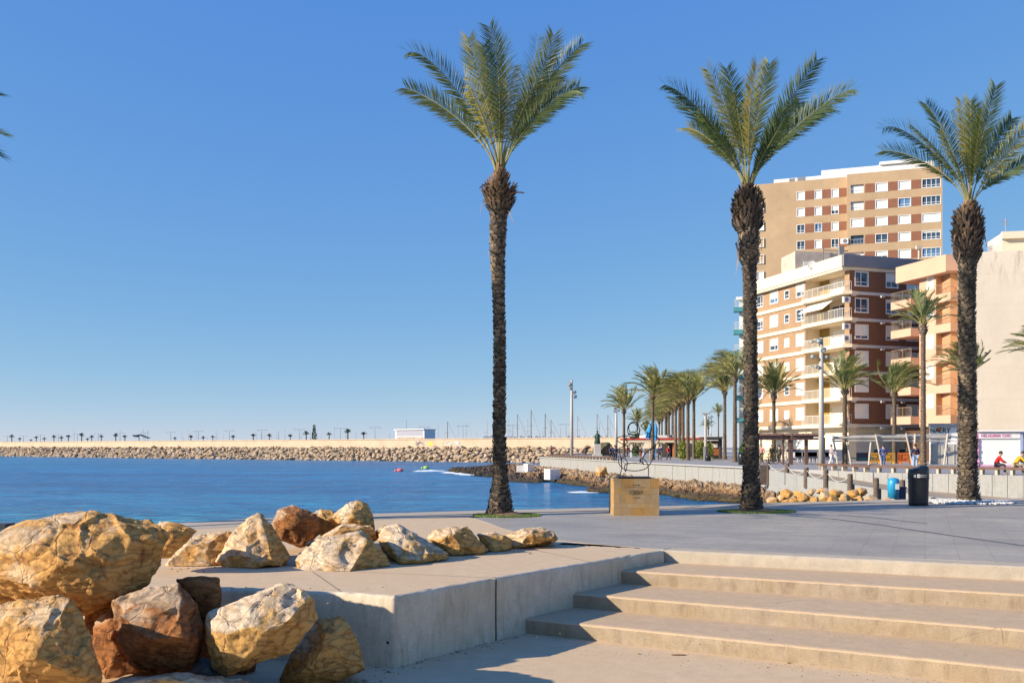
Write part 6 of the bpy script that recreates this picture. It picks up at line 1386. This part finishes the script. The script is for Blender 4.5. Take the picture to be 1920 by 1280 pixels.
for x, y in zip([14,44,76,109,145,184,225,272,320,372,430,491,561,638,703,795,868,961,1061],[817,816.5,815,814.5,813.5,812.5,811.5,810.5,810,808,807,806,804.5,802.5,801,800,798,797,795]):
    q = bwY(x, 22); o = copy_tree(LP); o.location = (q.x, q.y, 3.0); s = (zp(y, q.y)-3.0)/8; o.scale = (max(.75, s), 1, s); tag(o, 'slender twin arm street lamp rising behind the long breakwater wall', 'street lamp', 'twin arm lamps behind the breakwater')
for c in list(LP.children): bpy.data.objects.remove(c)
bpy.data.objects.remove(LP)
def fp_proto(seed):
    rnd = random.Random(seed); root = empty('palm_tree', (0,0,0)); m = MB(); m.tube([(0,0,0),(0,0,5)], [.28,.22], 7); m.build('trunk', M_FART, root, local=True); m = MB()
    for i in range(34):
        az = i*2.4; el = math.radians(rnd.uniform(-35, 75)); d = Vector((math.cos(az)*math.cos(el), math.sin(az)*math.cos(el), math.sin(el))); s = d.cross(Vector((0,0,1))).normalized()*.28; c = Vector((0,0,5)); L = rnd.uniform(1.2,1.7)
        m.add([c, c+d*L*.6+s, c+d*L-Vector((0,0,.25)), c+d*L*.6-s], [(0,1,2,3)])
    m.build('crown', M_FARP, root, local=True); return root
FPs = [fp_proto(1), fp_proto(2)]
for i, (x, y) in enumerate([(22,814),(37,820),(58,823),(68,817.5),(83,819.5),(101,815.5),(115,817),(128,814.5),(153,811),(164,821),(172,815),(190,815),(217,811.5),(234,815),(328,819),(358,815.5),(381,817),(399,816),(437,815),(475,812.5),(505,812.5),(544,813.5),(574,807),(617,810),(652,803),(682,809)]):
    q = bwY(x, 16); o = copy_tree(FPs[i % 2]); o.location = (q.x, q.y, 3.0); s = (zp(y, q.y)-3.0)/6.2; o.scale = (min(1.25, s*.9+.3),)*2+(s,); o.rotation_euler = (0,0,i); tag(o, 'tiny dark palm standing behind the far breakwater wall', 'palm tree', 'small palms behind the breakwater')
for p in FPs:
    for c in list(p.children): bpy.data.objects.remove(c)
    bpy.data.objects.remove(p)
q = bwY(589, 16); m = MB(); rnd = random.Random(2)
for i in range(260): f = rnd.random(); th = rnd.uniform(0,6.28); r = (1-f)*.9*rnd.random()+.15; c = Vector((q.x+math.cos(th)*r, q.y+math.sin(th)*r, 3.4+f*5.3)); m.add([c, c+Vector((.3*math.cos(th),.3*math.sin(th),.2)), c+Vector((0,0,.5))], [(0,1,2)])
cy = thing('conifer', (q.x, q.y, 3), 'lone dark conifer behind the breakwater wall', 'tree'); m.build('crown', M_FARP, cy); m = MB(); m.tube([(q.x,q.y,3),(q.x,q.y,8)], .1, 5); m.build('trunk', M_FART, cy)
rm_ = random.Random(9)
MS = [(954,785,2),(958,795,1),(963,789,1),(970,776,3),(979,787,1),(983.6,797,1),(989.5,785,2),(995.6,768,4),(1022,775,4),(1033,787,3),(1050.6,802,2),(1082.7,780,2.5),(1119.5,776,3),(1124,792,1),(1139.5,777,3),(1144,788,1.5),(921.7,803,2),(911,788,1.5),(874,792,1.5),(859,797,1),(839,790,3),(822,794,1),(812,806,1.5),(731,809,1),(762,788,2),(627,799,1),(534,803,1),(522,808,2),(139,806,1),(225,804,1),(269,804,1),(277,806,1.5),(354,805,1),(405,806,1)]
MS += [(rm_.uniform(470, 940), rm_.uniform(806, 818), .8) for _ in range(42)]+[(rm_.uniform(945, 1110), rm_.uniform(802, 818), .8) for _ in range(16)]+[(rm_.uniform(340, 420), rm_.uniform(808, 818), .8) for _ in range(8)]
for i, (x, y, w) in enumerate(MS):
    q = bwY(x, rm_.uniform(34, 46)); z = zp(y, q.y); r = w*q.y/F_/2*.62
    root = tag(empty('sailing_boat', (q.x, q.y, -2.5)), 'moored yacht of which only the bare mast shows above the breakwater wall', 'sailing boat', 'yacht masts behind the breakwater')
    m = MB(); m.tube([(q.x, q.y, -1), (q.x+(.6 if i in (16, 17) else 0), q.y, z)], [r*1.1, r*.7], 6)
    if w > 1: m.box(q.x-.7, q.x+.7, q.y-.04, q.y+.04, z*.62, z*.62+.09)
    if w > 2.4: m.tube([(q.x, q.y, z), (q.x+4.5, q.y, 1)], .035, 4)
    m.build('mast', M_MASTW if w >= 3 else M_MAST, root)
    if i < 40:
        m = MB(); L = 4.5; sec = [(-L,.0,-.9),(-L,1.2,.9),(L*.6,1.3,.9),(L,0,1.1),(L*.6,-1.3,.9),(-L,-1.2,.9)]
        m.add([(q.x+a, q.y+b, -2.5+c) for a, b, c in sec[1:]]+[(q.x-L*.8, q.y, -3), (q.x+L*.7, q.y, -3)], [(0,1,2,3,4),(0,5,6,1),(1,6,2),(2,6,3),(3,6,5,4),(4,5,0)][0:6]); m.build('hull', white, root)
# boat house and canopy
q0 = bwY(741, 15); q1 = bwY(795.5, 15); hd = Vector((q1.x-q0.x, q1.y-q0.y, 0)).normalized(); hn_ = Vector((hd.y, -hd.x, 0)); Lh = (q1-q0).length
hb = thing('harbour_building', (q0.x, q0.y, 3), 'flat white harbour building with a grey louvred front on the breakwater', 'building'); m = MB(); zt_ = zp(806, q0.y); m.obox(q0, hd, hn_, 0, Lh, -5, 0, 3.0, zt_); m.build('wall', white, hb)
m = MB()
for i in range(26): m.obox(q0, hd, hn_, .5+(Lh-1)*i/26, .5+(Lh-1)*(i+.8)/26, .01, .07, 4.9, zt_-.25)
m.build('louvres', M('louvre_grey', (.42,.43,.52), (.36,.37,.46)), hb); m = MB(); m.obox(q0, hd, hn_, .5, Lh-.3, .01, .06, 3.6, 4.7); m.build('window_strip', M('strip_dark', (.22,.18,.17), (.5,.45,.4), 1.2), hb); m = MB(); m.obox(q0, hd, hn_, -.2, Lh+.2, -5.2, .5, zt_+.002, zt_+.22); m.build('roof', white, hb)
q = bwY(264, 14); cn_ = thing('canopy', (q.x, q.y, 3), 'wing shaped dark canopy on a post behind the far breakwater wall', 'canopy'); m = MB()
pts = [(251,815),(255,817.5),(259,815),(263,814),(270,817),(279,820)]; vv = []
for x, y in pts: c = P(x, y, q.y); vv += [c+Vector((0,-1.5,0)), c+Vector((0,1.5,0)), c+Vector((0,1.5,-.3)), c+Vector((0,-1.5,-.3))]
m.add(vv, [(4*i+j, 4*i+(j+1)%4, 4*i+4+(j+1)%4, 4*i+4+j) for i in range(5) for j in range(4)]+[(0,1,2,3),(23,22,21,20)]); m.build('roof', M('canopy_dark', (.08,.08,.09)), cn_); m = MB(); c = P(260.5,815,q.y); m.tube([(c.x,q.y,3),(c.x,q.y,c.z)], .2, 6); m.build('post', M_STEEL, cn_)
# distant low town behind the masts
m = MB(); x = 905
while x < 1150:
    w_ = rm_.uniform(2, 7); Yd = rm_.uniform(620, 700); a = P(x, 838, Yd); c = P(x+w_, rm_.uniform(816, 822), Yd); m.box(a.x, c.x, Yd, Yd+8, -1, c.z); x += w_*rm_.uniform(.8, 1.3)
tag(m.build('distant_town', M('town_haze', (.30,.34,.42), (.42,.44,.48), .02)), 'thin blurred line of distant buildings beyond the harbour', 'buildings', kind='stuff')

# scattered stones and dry leaves on the landing
rr = random.Random(21); lst = [(1614,1253,.045,'pale stone lying on the landing before the lowest step'),(1272,1228,.05,'dry brown leaf on the landing near the wall end of the steps'),(1478,1243,.02,'tiny dark pebble on the landing, left of the pale stone'),(1196,1226,.018,'tiny pebble near the left corner of the lowest step')]
for x, y, r, lab in lst:
    q = G(x, y, -.72); m = MB()
    if 'leaf' in lab: m.ell(q+Vector((0,0,.008)), (r*1.8, r*.35, .006)); solo(m, 'leaf', M('dry_leaf', (.26,.13,.06)), lab, 'leaf')
    else: o = rock_obj('stone', [q+Vector((rr.uniform(-1,1)*r, rr.uniform(-1,1)*r, rr.uniform(0,1)*r)) for _ in range(14)], RM[1], L=r*.4, seed=int(x), rough=.3); tag(o, lab, 'stone')

# grit blown against the wall, the steps and the boulders
gr = MB(); rr = random.Random(33)
def grit(x0, y0, x1, y1, sp, n, z, mx=.012):
    for _ in range(n):
        t = rr.random(); q = G(x0+(x1-x0)*t+rr.gauss(0, sp), y0+(y1-y0)*t+abs(rr.gauss(0, sp*.35)), z)
        r = rr.uniform(.003, mx)*(1 if rr.random() < .9 else 1.6); gr.ell(q+Vector((0,0,r*.4)), (r*1.2, r, r*.7), 6, 4)
grit(690,1262,970,1188,14,90,-.72); grit(690,1275,560,1282,20,60,-.72,.02); grit(1100,1215,1900,1284,26,90,-.72,.007)
grit(310,1066,1040,1024,12,160,0,.014); grit(420,1100,740,1098,30,40,0,.008); grit(1000,1180,1700,1180,60,30,-.54,.006)
tag(gr.build('gravel', M('grit', (.42,.31,.19), (.20,.15,.10), 12)), 'loose grit along the wall foot and between the boulders', 'gravel', kind='stuff')
# ------------------------------------------------------------- camera, light
cam = bpy.data.cameras.new('camera'); co = bpy.data.objects.new('camera', cam); COL.objects.link(co)
co.location = (0, 0, EZ); co.rotation_euler = (math.pi/2, 0, 0); cam.sensor_width = 36; cam.lens = F_/1920*36
cam.shift_y = (HY-640)/1920; cam.clip_end = 12000; cam.clip_start = .05
sc = bpy.context.scene; sc.camera = co
AZ = Vector((.952, .305)); EL_ = math.radians(23)
ld = Vector((AZ.x*math.cos(EL_), AZ.y*math.cos(EL_), -math.sin(EL_)))
sl = bpy.data.lights.new('sun', 'SUN'); so = bpy.data.objects.new('sun', sl); COL.objects.link(so)
sl.energy = 5.0; sl.angle = math.radians(.5); sl.color = (1.0, .86, .67); so.rotation_euler = ld.to_track_quat('-Z', 'Y').to_euler(); so.location = (0, 0, 50)
w = bpy.data.worlds.new('World'); sc.world = w; w.use_nodes = True; t = w.node_tree
bg = t.nodes['Background']; sky = t.nodes.new('ShaderNodeTexSky'); sky.sky_type = 'NISHITA'; sky.sun_disc = False
sky.sun_elevation = EL_; sky.sun_rotation = math.atan2(-AZ.x, -AZ.y); sky.air_density = 1.0; sky.dust_density = 0; sky.ozone_density = 5; sky.altitude = 3000
sp = N(t, 'ShaderNodeSeparateColor', {0: sky.outputs[0]}); cb = t.nodes.new('ShaderNodeCombineColor')
for i, (pw, k_) in enumerate(((.82, .114*.92), (.52, .179*.91), (.10, .446*.88))):   # grade the sky's own colour to this day's clear blue
    t.links.new(math_(t, 'MULTIPLY', math_(t, 'POWER', sp.outputs[i], pw), k_/.12), cb.inputs[i])
t.links.new(cb.outputs[0], bg.inputs[0]); bg.inputs[1].default_value = .12
sc.view_settings.view_transform = 'Standard'; sc.view_settings.look = 'None'; sc.view_settings.exposure = 0.7; sc.view_settings.gamma = 1
